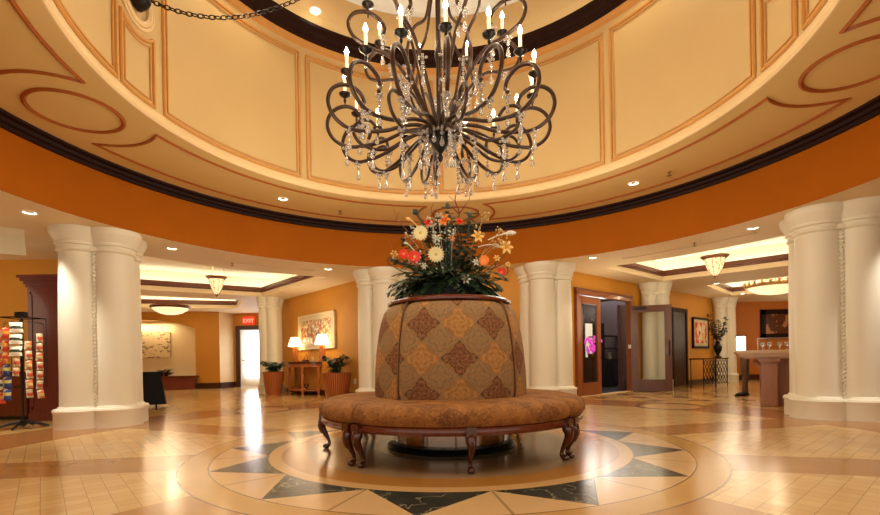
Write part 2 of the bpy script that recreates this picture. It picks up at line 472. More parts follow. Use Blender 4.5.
lamp('AREA', (-11.0, nY(-11)+.20, 2.55), 20, (1,.85,.55), 1.6, (R(8),0,0), shape='RECTANGLE', size_y=.1)
bm = nb(); poly(bm, [(-8.29,17.87,0),(-8.05,18.6,0),(-8.05,18.6,ZC),(-8.29,17.87,ZC)]); struct('wall_return', bm, LIP)
dx0, dx1 = -7.80, -6.55
bm = nb()
for a, b, z0, z1 in ((-8.05, dx0, 0, ZC), (dx0, dx1, 2.3, ZC), (dx1, -5.0, 0, ZC)): poly(bm, [(a,18.6,z0),(b,18.6,z0),(b,18.6,z1),(a,18.6,z1)])
struct('wall_exit', bm, ORANGE2)
# baseboards
def baseb(name, pts, h=.15, t=.03):
    bm = nb()
    for a, b in zip(pts, pts[1:]):
        a, b = Vector((*a, 0)), Vector((*b, 0)); M = frameM(a, b-a); bbox(bm, 0, (b-a).length, -t, t, 0, h, .008, M)
    struct(name, bm, BASEB)
baseb('baseboard_back', [(-13.6,17.35),(-8.29,17.87),(-8.05,18.6),(dx0-.14,18.6)], .22)
baseb('baseboard_painting', [(-4.77,14.82),(-1.43,11.0)])
baseb('baseboard_right', [tuple((WR @ Vector((LR-.02,0,0)))[:2]), tuple((WR @ Vector((s1+.12,0,0)))[:2])])
baseb('baseboard_door', [tuple((WR @ Vector((s0-.12,0,0)))[:2]), tuple((WR @ Vector((.05,0,0)))[:2])])
baseb('baseboard_far', [(10.35,16.75),(10.95,17.6),(16,17.6)], .2)
baseb('baseboard_centre', [(-1.43,11.0),(2.6,10.25)])

# ------------------------------------------------------------- rotunda
cc = (CX, CY, 0)
bm = nb(); lathe(bm, [(RA, ZC), (RA, ZB+.01)], 120, cc); struct('wall_orange_band', bm, ORANGE)
bm = nb(); lathe(bm, [(RA,ZB),(RA-.03,ZB+.005),(RA-.04,ZB+.05),(RA-.075,ZB+.06),(RA-.09,ZB+.10),(RC+.01,ZB+.115),(RC,ZB+.14),(RC,ZS+.02),(RA,ZS+.02)], 120, cc); struct('trim_50', bm, DARK)
bm = nb(); lathe(bm, [(RC+.05, ZS), (RD+.03, ZS)], 120, cc); struct('ceiling', bm, SOFF)
bm = nb(); lathe(bm, [(RD+.05, ZS), (RD+.015, ZS+.005), (RD-.005, ZS+.03), (RD-.005, ZS+.10), (RD+.01, ZS+.13)], 120, cc); struct('trim_51', bm, LIP)
bm = nb(); lathe(bm, [(RD+.01, ZS+.05), (RD+.01, ZD+.1)], 120, cc); struct('wall_drum', bm, CREAM)
bm = nb(); lathe(bm, [(RD+.02, ZD-.10), (RD-.03, ZD-.07), (RD-.05, ZD)], 120, cc); struct('trim_52', bm, DMOULD)
bm = nb(); lathe(bm, [(RD+.02, ZD), (RD-.04, ZD), (RD-.06, ZD+.06), (RD-.12, ZD+.09), (RD-.14, ZD+.15), (RD-.20, ZD+.18), (RD-.20, ZD+.23), (RD-.02, ZD+.23)], 120, cc); struct('trim_53', bm, DARK)
bm = nb(); lathe(bm, [(RD+.01, ZD+.2), (RD+.01, 6.62), (RD-.08, 6.72), (2.86, 6.76)], 96, cc); struct('ceiling', bm, CREAM)
OCM = mat('oculus_paint', (.82,.82,.80), .7, var=.03)
bm = nb(); lathe(bm, [(2.86,6.76),(2.86,6.9),(2.7,7.25),(2.2,7.6),(1.4,7.85),(.6,7.95),(0.001,7.97)], 96, cc); struct('ceiling', bm, OCM)
bm = nb(); lathe(bm, [(2.84,6.755),(2.84,6.80),(2.86,6.84)], 96, cc); struct('trim_54', bm, OCM)
# cove light hidden on the dark ring
bm = nb(); tube(bm, [P(a*5, RD-.07, ZD+.26) for a in range(72)], .018, 5, True); struct('trim_55', bm, mat('ring_tube', (1,1,1), .5, emit=(1,.88,.7), es=4.5))
# drum panels
def cylpath(pts, r=RD): return [P(a, r, z) for a, z in pts]
def dense(pts, n=12):
    out = []
    for (a, b) in zip(pts, pts[1:]+pts[:1]):
        for k in range(n): out.append((a[0]+(b[0]-a[0])*k/n, a[1]+(b[1]-a[1])*k/n))
    return out
def shrinkp(pts, d):   # az,z polygon shrink toward centre by metric d (rectangle-like)
    ca = (min(p[0] for p in pts)+max(p[0] for p in pts))/2; cz = (min(p[1] for p in pts)+max(p[1] for p in pts))/2
    da = d/RD*180/pi
    return [(p[0]+(da if p[0] < ca else -da), p[1]+(d if p[1] < cz else -d)) for p in pts]
tn = 60
for k in range(4):
    c0 = AX+90*k+(.8 if k == 1 else 0)
    for lo, hi in ((c0+6.3-(.6 if k == 1 else 0), c0+43.9), (c0+46.1, c0+83.7)):
        bm = nb(); rect = [(lo,3.985),(hi,3.985),(hi,6.03),(lo,6.03)]
        tube(bm, cylpath(dense(rect, 16)), .023, 6, True); tube(bm, cylpath(dense(shrinkp(rect, .055), 16)), .012, 5, True)
        struct('trim_%d' % tn, bm, DMOULD); tn += 1
    # narrow panels with concave ends round a medallion
    for sgn in (-1, 1):
        zb = 3.985 if sgn < 0 else 6.03; zc = 5.03
        def shp(d):
            w = 4.35-d*57.3/RD; rad = .34+d; pts = []
            wm = w*pi/180*RD; ze = zc+sgn*math.sqrt(max(rad*rad-wm*wm*.8, .01)); 
            pts += [(c0-w, zb-sgn*d), (c0+w, zb-sgn*d)]
            for i in range(11):
                x = wm*(1-2*i/10); zz = zc+sgn*(rad+ .0) if False else zc+sgn*math.sqrt(max(.36**2+d*.7-x*x, .02))
                pts.append((c0+x/RD*57.3, zz))
            return pts
        bm = nb()
        for d, q in ((0, .022), (.055, .012)): tube(bm, cylpath(dense(shp(d), 4)), q, 6, True)
        struct('trim_%d' % tn, bm, DMOULD); tn += 1
    bm = nb(); M0 = None
    for rad, q in ((.255,.02), (.20,.035)):
        tube(bm, cylpath([(c0+rad*cos(t*pi/18)/RD*57.3, 5.03+rad*sin(t*pi/18)) for t in range(36)], RD-.005), q, 6, True)
    struct('trim_%d' % tn, bm, LIP); tn += 1
    # soffit mouldings
    def at(az, r): return P(az, r, ZS-.002)
    bm = nb(); oc = P(c0, 4.21)
    tube(bm, [(oc[0]+.455*cos(t*pi/24), oc[1]+.455*sin(t*pi/24), ZS) for t in range(48)], .027, 6, True)
    struct('trim_%d' % tn, bm, MOULD); tn += 1
    n0 = c0+90; on = P(n0, 4.21)
    bm = nb(); pts = []
    rin, rout, ar = 3.70, 4.66, .76
    def hitang(rr): # azimuth offset where concentric arc of radius ar meets radius rr
        return math.degrees(math.acos((rr*rr+4.21**2-ar*ar)/(2*rr*4.21)))
    hi_in, hi_out = hitang(rin), hitang(rout)
    for i in range(25): pts.append(at(c0+hi_in+(90-2*hi_in)*i/24, rin))
    def arcpts(cen, a_c, s):  # arc from rin to rout, on the side s of circle centre a_c
        v0 = Vector(P(a_c+s*hi_in, rin)[:2])-Vector(cen[:2]); v1 = Vector(P(a_c+s*hi_out, rout)[:2])-Vector(cen[:2])
        a0, a1 = atan2(v0.y, v0.x), atan2(v1.y, v1.x)
        while a1-a0 > pi: a1 -= 2*pi
        while a1-a0 < -pi: a1 += 2*pi
        return [(cen[0]+ar*cos(a0+(a1-a0)*i/10), cen[1]+ar*sin(a0+(a1-a0)*i/10), ZS-.002) for i in range(1, 10)]
    pts += arcpts(on, n0, -1)
    for i in range(29): pts.append(at(n0-hi_out-(90-2*hi_out)*i/28, rout))
    pts += arcpts(oc, c0, 1)[::-1]
    tube(bm, pts, .023, 6, True); struct('trim_%d' % tn, bm, MOULD); tn += 1

# ------------------------------------------------------------- clustered columns
def column_proto(loc, rz, label, grp):
    t = thing('clustered_column', label, 'column', loc, rz, grp)
    a, b = .28, .30
    for k in range(4):
        c = (b*cos(k*pi/2), b*sin(k*pi/2), 0)
        bm = nb(); lathe(bm, [(a+.005,.28),(a,.6),(a,1.6),(a-.015,2.68)], 32, c); obj('shaft', bm, WHITE, t)
    bm = nb()
    for k in range(4):
        c = (b*cos(k*pi/2), b*sin(k*pi/2), 0)
        lathe(bm, [(a+.075,0),(a+.075,.22),(a+.085,.235),(a+.09,.26),(a+.075,.285),(a+.03,.295),(a+.015,.32),(a-.01,.33)], 36, c)
    box(bm, -.3, .3, -.3, .3, 0, .22)
    obj('plinth', bm, WHITE, t)
    bm = nb()
    for k in range(4):
        c = (b*cos(k*pi/2), b*sin(k*pi/2), 0)
        lathe(bm, [(a-.02,2.60),(a+.012,2.62),(a+.018,2.64),(a,2.66),(a+.005,2.70),(a+.03,2.71),(a+.035,2.74),(a+.025,2.755),(a+.05,2.80),(a+.085,2.86),(a+.10,2.90),(a+.10,ZC)], 36, c)
    obj('capital', bm, WHITE, t)
    for k in range(4):
        an = pi/4+k*pi/2; c = Vector((.405*cos(an), .405*sin(an), 0))
        bm = nb(); rings = []; n = 340; z0, z1 = .3, 2.66
        for i in range(n+1):
            z = z0+(z1-z0)*i/n; ph = 2*pi*z/.115
            rings.append([bm.verts.new((c.x+(.023+.015*cos(2*(th-ph)))*cos(th), c.y+(.023+.015*cos(2*(th-ph)))*sin(th), z)) for th in [2*pi*j/8 for j in range(8)]])
        for A, B in zip(rings, rings[1:]):
            for j in range(8): f = bm.faces.new((A[j], A[(j+1) % 8], B[(j+1) % 8], B[j])); f.smooth = True
        obj('rope_moulding', bm, WHITE, t)
        bm = nb(); M = Matrix.Translation(c) @ Matrix.Rotation(an, 4, 'Z')
        vs = [bm.verts.new(M @ Vector(p)) for p in ((-.05,-.055,2.64),(.05,-.055,2.64),(.05,.055,2.64),(-.05,.055,2.64),(-.06,0,2.84))]
        for f in ((0,1,2,3),(0,1,4),(1,2,4),(2,3,4),(3,0,4)): bm.faces.new([vs[i] for i in f])
        box(bm, -.05, .055, -.06, .06, 2.62, 2.65, M)
        obj('rope_cap', bm, WHITE, t)
    return t
G = 'clustered white columns round the rotunda'
G2 = 'white columns against the far walls'
col = column_proto((-5.2,7.25,0), R(157.5), 'white clustered column nearest left, beside the snack rack', G)
dup(col, (5.80,6.68,0), R(16.5), 'large white clustered column at right, in front of the counter', G)
dup(col, P(66.0,5.78), R(66), 'white clustered column directly right of the round settee back, left of the wooden double doors', G)
dup(col, P(103.0,5.72), R(103), 'white clustered column partly behind the left side of the round settee', G)
S = (.72,.72,1)
dup(col, (-5.06,14.35,0), R(130), 'slim white column beside the bright exit door and left planter', G2, (.62,.62,1))
dup(col, (6.18,12.95,0), R(40), 'white column just right of the open door leaf', G2, (.74,.74,1))
dup(col, (10.25,16.35,0), R(40), 'far white column next to the tall vase and iron console', G2, (.70,.70,1))

# ------------------------------------------------------------- round settee
RZ = -AX
se = thing('round_settee', 'round damask settee with high central back in the middle of the rotunda', 'settee', (CX+.03, CY, 0))
for k in range(4):
    a0 = -AX-45+90*k
    bm = nb()
    prof = [(.72,.365),(1.31,.365),(1.36,.375),(1.385,.405),(1.39,.45),(1.37,.495),(1.325,.525),(1.25,.540),(1.05,.548),(.72,.545)]
    lathe(bm, prof, 36, (0,0,0), a0+.25, a0+89.75, closed=True, uv=1.25, shrink=True)
    obj('seat_cushion', bm, SEATF, se)
    bm = nb()
    prof = [(.4,.52),(.805,.52),(.812,.62),(.806,.80),(.79,1.0),(.765,1.18),(.735,1.32),(.705,1.41),(.665,1.465),(.62,1.487),(.4,1.487)]
    lathe(bm, prof, 36, (0,0,0), a0+.3, a0+89.7, closed=True, uv=.78, shrink=True)
    b = obj('back_cushion', bm, FABRIC, se)
    bm = nb()
    pts = [(.63*cos(R(a0)), .63*sin(R(a0)), 1.49)]
    for r_, z_ in [(.67,1.468),(.708,1.415),(.738,1.325),(.768,1.185),(.792,1.0),(.808,.8),(.814,.62),(.80,.55)]: pts.append((r_*cos(R(a0)), r_*sin(R(a0)), z_))
    tube(bm, pts, .008, 5); obj('piping', bm, FABRIC, b)
bm = nb(); lathe(bm, [(1.25,.375),(1.35,.375),(1.365,.365),(1.36,.345),(1.368,.325),(1.35,.30),(1.25,.30)], 96, closed=True)
obj('seat_rail', bm, CHERRY, se)
bm = nb(); lathe(bm, [(.0,1.485),(.64,1.485),(.665,1.495),(.668,1.515),(.65,1.53),(.62,1.54),(.0,1.54)], 72); obj('top_rim', bm, CHERRY, se)
bm = nb(); lathe(bm, [(.62,.06),(.62,.37)], 64); obj('pedestal_drum', bm, CHROME, se)
bm = nb(); lathe(bm, [(0,.0),(.68,0),(.69,.02),(.67,.04),(.62,.05),(.62,.08)], 64); obj('pedestal_base', bm, BLACK, se)
bm = nb(); lathe(bm, [(.5,.30),(1.32,.30),(1.32,.37),(.5,.37)], 64, closed=True); obj('seat_deck', bm, BLACK, se)
def leg(az, yaw=0, s=1):
    bm = nb(); M = Matrix.Rotation(R(az), 4, 'Z')
    pts = catm([(1.33,0,.345),(1.365,0,.29),(1.375,0,.23),(1.345,0,.16),(1.31,0,.09),(1.305,0,.045),(1.335,0,.02)], 5)
    rad = lambda t: .034+.016*math.exp(-((t-.18)/.14)**2)-.017*math.exp(-((t-.72)/.22)**2)
    tube(bm, [M @ p for p in pts], rad, 10)
    sphere(bm, M @ Vector((1.335,0,.024)), .032, 10, 7, (1.2,1,.75), M)
    for q in (-1, 1): tube(bm, [M @ p for p in catm([(1.36,q*.038,.335),(1.40,q*.022,.28),(1.405,q*.008,.22),(1.375,0,.16)], 5)], .011, 6)
    box(bm, 1.31, 1.40, -.042, .042, .30, .375, M)
    obj('leg', bm, DCHERRY, se)
for k in range(4):
    leg(-AX+90*k)
    for d in (-2.6, 2.6): leg(-AX+45+90*k+d)

# ------------------------------------------------------------- flower arrangement
FR, GRN = random.Random(3), None
fx, fy = CX+.03, CY-.06
fl = thing('flower_arrangement', 'large mixed flower arrangement in black box on top of the round settee', 'flowers', (fx, fy, 1.541))
def L(x, y, Y):   # pixel-independent helper: bearing/elevation from the entrance viewpoint to a world point on depth Y
    return None
BOXB = mat('black_box', (.006,.006,.005), .5)
bm = nb(); bbox(bm, -.27,.27,-.2,.2,0,.17,.01); obj('planter_box', bm, BOXB, fl)
LG1 = mat('dark_leaf', (.016,.042,.016), .45, var=.5, vs=9); LG2 = mat('sage_leaf', (.09,.13,.08), .6, var=.4, vs=9)
LG3 = mat('blue_leaf', (.15,.20,.17), .6, var=.3, vs=9); TWIG = mat('red_twig', (.16,.035,.02), .6); STEM = mat('green_stem', (.05,.09,.02), .6)
YEL = mat('cream_petal', (.72,.62,.33), .6); RED = mat('red_petal', (.75,.03,.01), .5); ORG = mat('orange_petal', (.85,.22,.03), .5)
GOLD = mat('gold_petal', (.80,.50,.14), .5); WHT = mat('white_petal', (.62,.62,.50), .5); EYE = mat('flower_eye', (.55,.42,.08), .7)
def leafblade(bm, base, dirv, ln, w, droop=.3, up=Vector((0,0,1))):
    dirv = dirv.normalized(); side = dirv.cross(up)
    if side.length < .1: side = Vector((1,0,0))
    side.normalize(); n = 4; prev = None; p = Vector(base); d = dirv.copy()
    for i in range(n+1):
        ww = w*sin(pi*(i/n*.86+.10)); a, b = bm.verts.new(p-side*ww), bm.verts.new(p+side*ww)
        if prev: f = bm.faces.new((prev[0], prev[1], b, a)); f.smooth = True
        prev = (a, b); p = p+d*(ln/n); d = (d-up*droop/n*1.5).normalized()
def frond(base, tip_dir, ln, m, pairs=8, lw=.011, ll=.13, droop=.5, name='fern_frond'):
    bm = nb(); d = Vector(tip_dir).normalized(); p = Vector(base); pts = [p.copy()]
    for i in range(pairs+2):
        p = p+d*(ln/(pairs+2)); d = (d-Vector((0,0,1))*droop/(pairs+2)*1.4).normalized(); pts.append(p.copy())
        side = d.cross(Vector((0,0,1))); side = side.normalized() if side.length > .05 else Vector((1,0,0))
        for q in (-1, 1): leafblade(bm, p, d*.7+side*q*.75+Vector((0,0,FR.uniform(-.3,.3))), ll*(1-.5*i/(pairs+2)), lw, .4)
    tube(bm, pts, .004, 4)
    return obj(name, bm, m, fl)
def sprig(base, top, m, n=14, lr=.022, name='eucalyptus_sprig'):
    bm = nb(); b, t = Vector(base), Vector(top); pts = catm([b, b.lerp(t,.5)+Vector((FR.uniform(-.04,.04),FR.uniform(-.04,.04),.03)), t], 6)
    tube(bm, pts, .004, 4)
    for i in range(n):
        k = .3+.7*i/n; p = pts[min(int(k*(len(pts)-1)), len(pts)-1)]
        an = FR.uniform(0, 2*pi); dv = Vector((cos(an), sin(an), FR.uniform(-.2,.7)))
        leafblade(bm, p, dv, lr*2.4, lr*.7, .2)
    obj(name, bm, m, fl)
def gerbera(pos, nrm, r, m, name='gerbera', pet=18):
    nrm = Vector(nrm).normalized(); q = nrm.to_track_quat('Z', 'Y').to_matrix().to_4x4(); M = Matrix.Translation(pos) @ q
    bm = nb()
    for lay, (rr, dz) in enumerate(((r, 0), (r*.75, .008))):
        for i in range(pet):
            a = 2*pi*(i+.5*lay)/pet; w = rr*.17
            v = [M @ Vector((cos(a)*p-sin(a)*s, sin(a)*p+cos(a)*s, dz+z)) for p, s, z in ((rr*.2,-w*.4,0),(rr*.7,-w,.012),(rr,0,.006),(rr*.7,w,.012),(rr*.2,w*.4,0))]
            bm.faces.new([bm.verts.new(x) for x in v])
    o = obj(name, bm, m, fl)
    bm = nb(); sphere(bm, M @ Vector((0,0,.008)), r*.20, 10, 6, (1,1,.4), q); obj('flower_eye', bm, EYE, o)
    bm = nb(); tube(bm, catm([pos-nrm*.005, pos-nrm*.08-Vector((0,0,.05)), (pos[0]*.3, pos[1]*.3, .15)], 6), .005, 5); obj('stem', bm, STEM, o)
    return o
def lily(pos, nrm, r, m, name='lily'):
    nrm = Vector(nrm).normalized(); q = nrm.to_track_quat('Z', 'Y').to_matrix().to_4x4(); M = Matrix.Translation(pos) @ q
    bm = nb()
    for i in range(6):
        a = 2*pi*i/6; w = r*.24; prev = None
        for p, z, k in ((.02,-.6,.3),(.25,-.2,.8),(.6,.05,1),(.9,.02,.6),(1.1,-.15,.02)):
            c = Vector((cos(a)*p*r, sin(a)*p*r, z*r)); s = Vector((-sin(a), cos(a), 0))*w*k
            cur = (bm.verts.new(M @ (c-s)), bm.verts.new(M @ (c+s)))
            if prev: f = bm.faces.new((prev[0], prev[1], cur[1], cur[0])); f.smooth = True
            prev = cur
    for i in range(5):
        a = 2*pi*i/5; tube(bm, [M @ Vector((0,0,-.3*r)), M @ Vector((cos(a)*r*.25, sin(a)*r*.25, r*.5))], .003, 4)
    o = obj(name, bm, m, fl)
    bm = nb(); tube(bm, catm([pos-nrm*r*.6, pos-nrm*.12-Vector((0,0,.06)), (pos[0]*.3, pos[1]*.3, .15)], 6), .005, 5); obj('stem', bm, STEM, o)
def W(px, py, d):      # local position in the arrangement: lateral, forward(-y), height measured off the photo
    t = (4.90-d); u = (px-434)/461.6; v = (361.4-py)/461.6
    X = u+.0171*v; Z = v-.0171*u
    return Vector((X*t-fx, t-fy, .9+Z*t-1.541))
for px, py, d, r, m in ((420.5,233,.15,.085,YEL),(436,254.5,.28,.088,YEL),(414.5,257,.25,.072,RED),(403.5,254,.15,.055,RED),(484,260.5,.2,.06,ORG),(501.5,272.5,.1,.055,RED)):
    gerbera(W(px,py,d), (FR.uniform(-.2,.2), -1, .05), r, m)
for px, py, d, r, m in ((443.5,220,.1,.075,ORG),(428.5,222,.1,.055,RED),(394.5,254,.1,.045,GOLD),(478,236,.15,.07,GOLD),(506.5,247,.1,.075,GOLD),(459.5,221,.1,.04,RED),(437,238,.2,.045,WHT),(466,279,.3,.05,WHT),(497,258,.1,.04,GOLD),(424,266,.25,.035,WHT),(452,238,.1,.04,ORG),(476,262,.2,.04,WHT),(508,264,.05,.035,GOLD)):
    lily(W(px,py,d), (FR.uniform(-.6,.6), -1, FR.uniform(0,.5)), r, m)
def calla(p0, p1, m, w=.03):
    bm = nb(); a, b = Vector(p0), Vector(p1); d = (b-a)
    tube(bm, catm([a, a+d*.35+Vector((0,0,.02)), a+d*.7+Vector((0,0,.02)), b], 6), lambda t: .006+w*math.exp(-((t-.78)/.16)**2), 8); obj('calla_lily', bm, m, fl)
calla(W(488,240,.1), W(516,233,.05), WHT, .022); calla(W(425,228,.1), W(413,210,.1), mat('dark_calla', (.02,.035,.02), .5), .03)
calla(W(422,232,.1), W(406,218,.15), GOLD, .014); calla(W(415,252,.1), W(404,243,.15), WHT, .01); calla(W(478,247,.1), W(500,247,.1), WHT, .014)
for i in range(64):   # dark drooping fronds round the box
    an = 2*pi*i/64+FR.uniform(-.1,.1); el = FR.uniform(.05,.9)
    frond((.14*cos(an), .10*sin(an), .16), (cos(an), sin(an)*.8, el), FR.uniform(.34,.56), LG1 if FR.random() < .75 else LG2, 9, .016, .15, FR.uniform(.7,1.25))
for i in range(60):
    a, rr = FR.uniform(0,2*pi), FR.random()**.6*.42
    top = Vector((rr*cos(a)*1.15, rr*sin(a)*.7, .80-rr*1.05+FR.uniform(-.12,.10)))
    sprig((top.x*.25, top.y*.25, .15), top, FR.choice([LG1,LG2,LG2,LG3,LG3]), 22, .028)
for px, py in ((471,210),(437,213),(452,215),(420,220),(462,225),(478,220),(402,240),(393,262),(390,258),(505,280),(448,205)):
    p = W(px,py,.0); sprig((p.x*.3,p.y*.3,.2), p, FR.choice([LG2,LG3]), 26, .036)
FILL = mat('gold_filler', (.55,.36,.14), .6); FILW = mat('pale_filler', (.50,.50,.38), .6)
for i in range(26):
    p = W(FR.uniform(398,508), FR.uniform(214,272), FR.uniform(-.1,.3)); bm = nb(); b0 = Vector((p.x*.3, p.y*.3, .2)); tube(bm, catm([b0, b0.lerp(p,.6)+Vector((0,0,.03)), p], 5), .003, 4)
    for j in range(12): sphere(bm, p+Vector((FR.uniform(-.05,.05),FR.uniform(-.05,.05),FR.uniform(-.07,.05))), FR.uniform(.007,.014), 6, 4)
    obj('filler_sprig', bm, FILL if p.x > .05 else FILW, fl)
def twig(pts, r=.0075):
    bm = nb(); tube(bm, catm(pts, 6), lambda t: r*(1-.7*t), 5); obj('twig', bm, TWIG, fl)
twig([W(458,290,.1), W(459,250,.0), W(458,225,.0), W(459,212,0), W(455,200,.05), W(458,190,0), W(461,182,0)], .011)
twig([W(459,214,0), W(464,207,.05), W(469,200,0), W(470,190,.03)]); twig([W(459,214,0), W(453,207,.05), W(456,203,0), W(449,196,.03)])
twig([W(436,240,.1), W(432,222,.1), W(431,210,.05), W(434,203,.1)]); twig([W(432,213,.05), W(436,210,0), W(441,214,0)])
twig([W(400,262,.1), W(392,250,.1), W(389,240,.05)], .005); twig([W(488,270,.1), W(506,262,.1), W(510,252,.05), W(504,243,.1)], .006)
twig([W(395,222,.1), W(399,212,.1)], .004); twig([W(480,250,.1), W(497,243,.1), W(509,241,.05)], .006)
twig([W(420,245,.1), W(402,238,.1), W(385,236,.05)], .004); twig([W(408,232,.1), W(397,218,.1), W(393,206,.05)], .004)

# ------------------------------------------------------------- chandelier
chx, chy = .11, 5.12
ch = thing('chandelier', 'huge bronze scroll-armed chandelier with candle lights and crystal drops', 'chandelier', (chx, chy, 0))
bm = nb(); lathe(bm, [(.0,3.10),(.02,3.12),(.035,3.16),(.02,3.2),(.07,3.25),(.11,3.33),(.12,3.42),(.09,3.52),(.05,3.58),(.035,3.7),(.03,4.2),(.05,4.3),(.03,4.4),(.028,5.2),(.06,5.3),(.03,5.4),(.0,5.42)], 20)
obj('hub', bm, BLACKI, ch)
for k in range(8):
    a = 2*pi*k/8
    bm = nb(); M = Matrix.Rotation(a, 4, 'Z')
    tube(bm, [M @ p for p in catm([(.09,0,3.50),(.17,0,3.80),(.24,0,4.2),(.33,0,4.55),(.46,0,4.85),(.42,0,5.15),(.25,0,5.25),(.05,0,5.3)] if k % 2 == 0 else [(.09,0,3.5),(.30,0,3.72),(.47,0,4.05),(.38,0,4.4),(.2,0,4.6),(.12,0,4.9),(.05,0,5.2)], 7)], .017, 7)
    obj('cage_rod', bm, BROWNM, ch)
def mesh_of(fn, name, m):
    bm = nb(); fn(bm); bmesh.ops.recalc_face_normals(bm, faces=bm.faces[:]); me = bpy.data.meshes.new(name); bm.to_mesh(me); bm.free(); me.materials.append(m); return me
def inst(me, name, parent, loc, rz=0, label=None):
    o = bpy.data.objects.new(name, me); COL.objects.link(o); o.parent = parent; o.location = loc; o.rotation_euler = (0,0,rz); return o
armA = catm([(.08,0,3.40),(.22,0,3.47),(.42,0,3.43),(.62,0,3.34),(.84,0,3.285),(1.03,0,3.28),(1.17,0,3.36),(1.235,0,3.49),(1.21,0,3.62),(1.12,0,3.70),(1.00,0,3.715),(.90,0,3.66),(.865,0,3.58),(.89,0,3.52)], 6)
armB = catm([(.07,0,3.48),(.20,0,3.72),(.36,0,3.98),(.55,0,4.18),(.76,0,4.24),(.93,0,4.32),(.99,0,4.45),(.93,0,4.57),(.79,0,4.61),(.66,0,4.56),(.60,0,4.47),(.63,0,4.40)], 6)
mA = mesh_of(lambda bm: tube(bm, armA, .021, 8), 'arm', BROWNM); mB = mesh_of(lambda bm: tube(bm, armB, .020, 8), 'arm', BROWNM)
mC = mesh_of(lambda bm: tube(bm, catm([(.08,0,3.36),(.25,0,3.40),(.42,0,3.30),(.58,0,3.20),(.76,0,3.185),(.90,0,3.25),(.95,0,3.37),(.88,0,3.47),(.77,0,3.48),(.70,0,3.41)], 6), .018, 8), 'scroll', BROWNM)
mBob = mesh_of(lambda bm: lathe(bm, [(0,-.11),(.008,-.105),(.007,-.07),(.016,-.045),(.018,-.03),(.008,-.02),(.02,-.005),(.058,.02),(.066,.035),(.056,.034),(.02,.02),(.02,.03)], 16), 'bobeche', BLACKI)
mCan = mesh_of(lambda bm: lathe(bm, [(.0165,0),(.0165,.17),(.01,.178)], 12), 'candle', CANDLE)
mBul = mesh_of(lambda bm: lathe(bm, [(.008,0),(.019,.016),(.022,.034),(.014,.060),(.0005,.090)], 10), 'bulb', BULB)
def drops(n):
    def f(bm):
        z = 0
        for i in range(n):
            bmesh.ops.create_icosphere(bm, subdivisions=1, radius=.022, matrix=Matrix.Translation((0,0,z-.022))); z -= .048
        tube(bm, [(0,0,0),(0,0,z)], .0018, 4)
        lathe(bm, [(.0005,z),(.009,z-.024),(.027,z-.08),(.022,z-.105),(.0005,z-.122)], 8)
        for v in ((-1,0),(1,0),(0,1),(0,-1)): bmesh.ops.create_icosphere(bm, subdivisions=1, radius=.017, matrix=Matrix.Translation((v[0]*.036, v[1]*.036, -.015)))
    return f
mD = [mesh_of(drops(n), 'crystal_strand', CRYS) for n in (1, 2, 4, 6)]
lights = []
def arm(me, a, tip, cup, z_extra, low):
    o = inst(me, 'arm', ch, (0,0,0), a)
    inst(mBob, 'bobeche', o, cup); inst(mCan, 'candle', o, (cup[0],0,cup[2]+.02)); inst(mBul, 'bulb', o, (cup[0],0,cup[2]+.195))
    inst(mD[2], 'crystal_strand', o, tip); inst(mD[1], 'crystal_strand', o, low)
    w = Matrix.Translation((chx,chy,0)) @ Matrix.Rotation(a, 4, 'Z') @ Vector((cup[0],0,cup[2]+.30)); lights.append(w)
for k in range(16): arm(mA, R(-87.5+22.5*k), (.885,0,3.50), (1.04,0,3.82), 0, (1.03,0,3.275))
for k in range(8): arm(mB, R(17+45*k), (.63,0,4.38), (.78,0,4.66), 0, (.80,0,4.22))
for k in range(8):
    a = R(-76+45*k); o = inst(mC, 'scroll', ch, (0,0,0), a); inst(mD[1], 'crystal_strand', o, (.75,0,3.17)); inst(mD[0], 'crystal_strand', o, (.70,0,3.40)); inst(mD[3], 'crystal_strand', o, (.42,0,3.28))
for k in range(12):
    a = 2*pi*k/12+.1; inst(mD[k % 4], 'crystal_strand', ch, (.17*cos(a), .17*sin(a), 3.42)); inst(mD[2], 'crystal_strand', ch, (.42*cos(a), .42*sin(a), 4.04))
for w in lights: lamp('POINT', w, 2.9, (1,.86,.66), .03)
for k in range(4): lamp('POINT', (CX+2.1*cos(pi/4+k*pi/2), CY+2.1*sin(pi/4+k*pi/2), 2.75), 60, (1,.89,.70), .6)  # added fill ring lifting soffit and columns, not part of the chandelier
def chain_mesh(pts, s=.05, wr=.0055):
    bm = nb(); tot = 0; n = len(pts); i = 0
    cum = [0]
    for a, b in zip(pts, pts[1:]): cum.append(cum[-1]+(b-a).length)
    d = 0; k = 0
    while d < cum[-1]:
        while i < n-2 and cum[i+1] < d: i += 1
        t = (d-cum[i])/max(cum[i+1]-cum[i], 1e-6); p = pts[i].lerp(pts[i+1], t); T = (pts[i+1]-pts[i]).normalized()
        q = T.to_track_quat('X', 'Z').to_matrix().to_4x4() @ Matrix.Rotation(pi/2*(k % 2), 4, 'X')
        M = Matrix.Translation(p) @ q
        tube(bm, [M @ Vector((cos(a)*s*.72, sin(a)*s*.38, 0)) for a in [2*pi*j/10 for j in range(10)]], wr, 4, True)
        d += s*1.1; k += 1
    return bm
bm = chain_mesh([Vector((0,0,5.38+.2*i)) for i in range(14)], .045); obj('suspension_chain', bm, BLACKI, ch)
bm = nb(); lathe(bm, [(0,7.90),(.14,7.92),(.16,7.98),(.0,8.0)], 24); obj('ceiling_canopy', bm, BLACKI, ch)
pts = [Vector((-3.27+3.36*t, 5.3-.18*t, 5.142-1.92*t+3.12*t*t)) for t in [.03+.95*i/40 for i in range(41)]]
bm = chain_mesh(pts, .062, .0075)
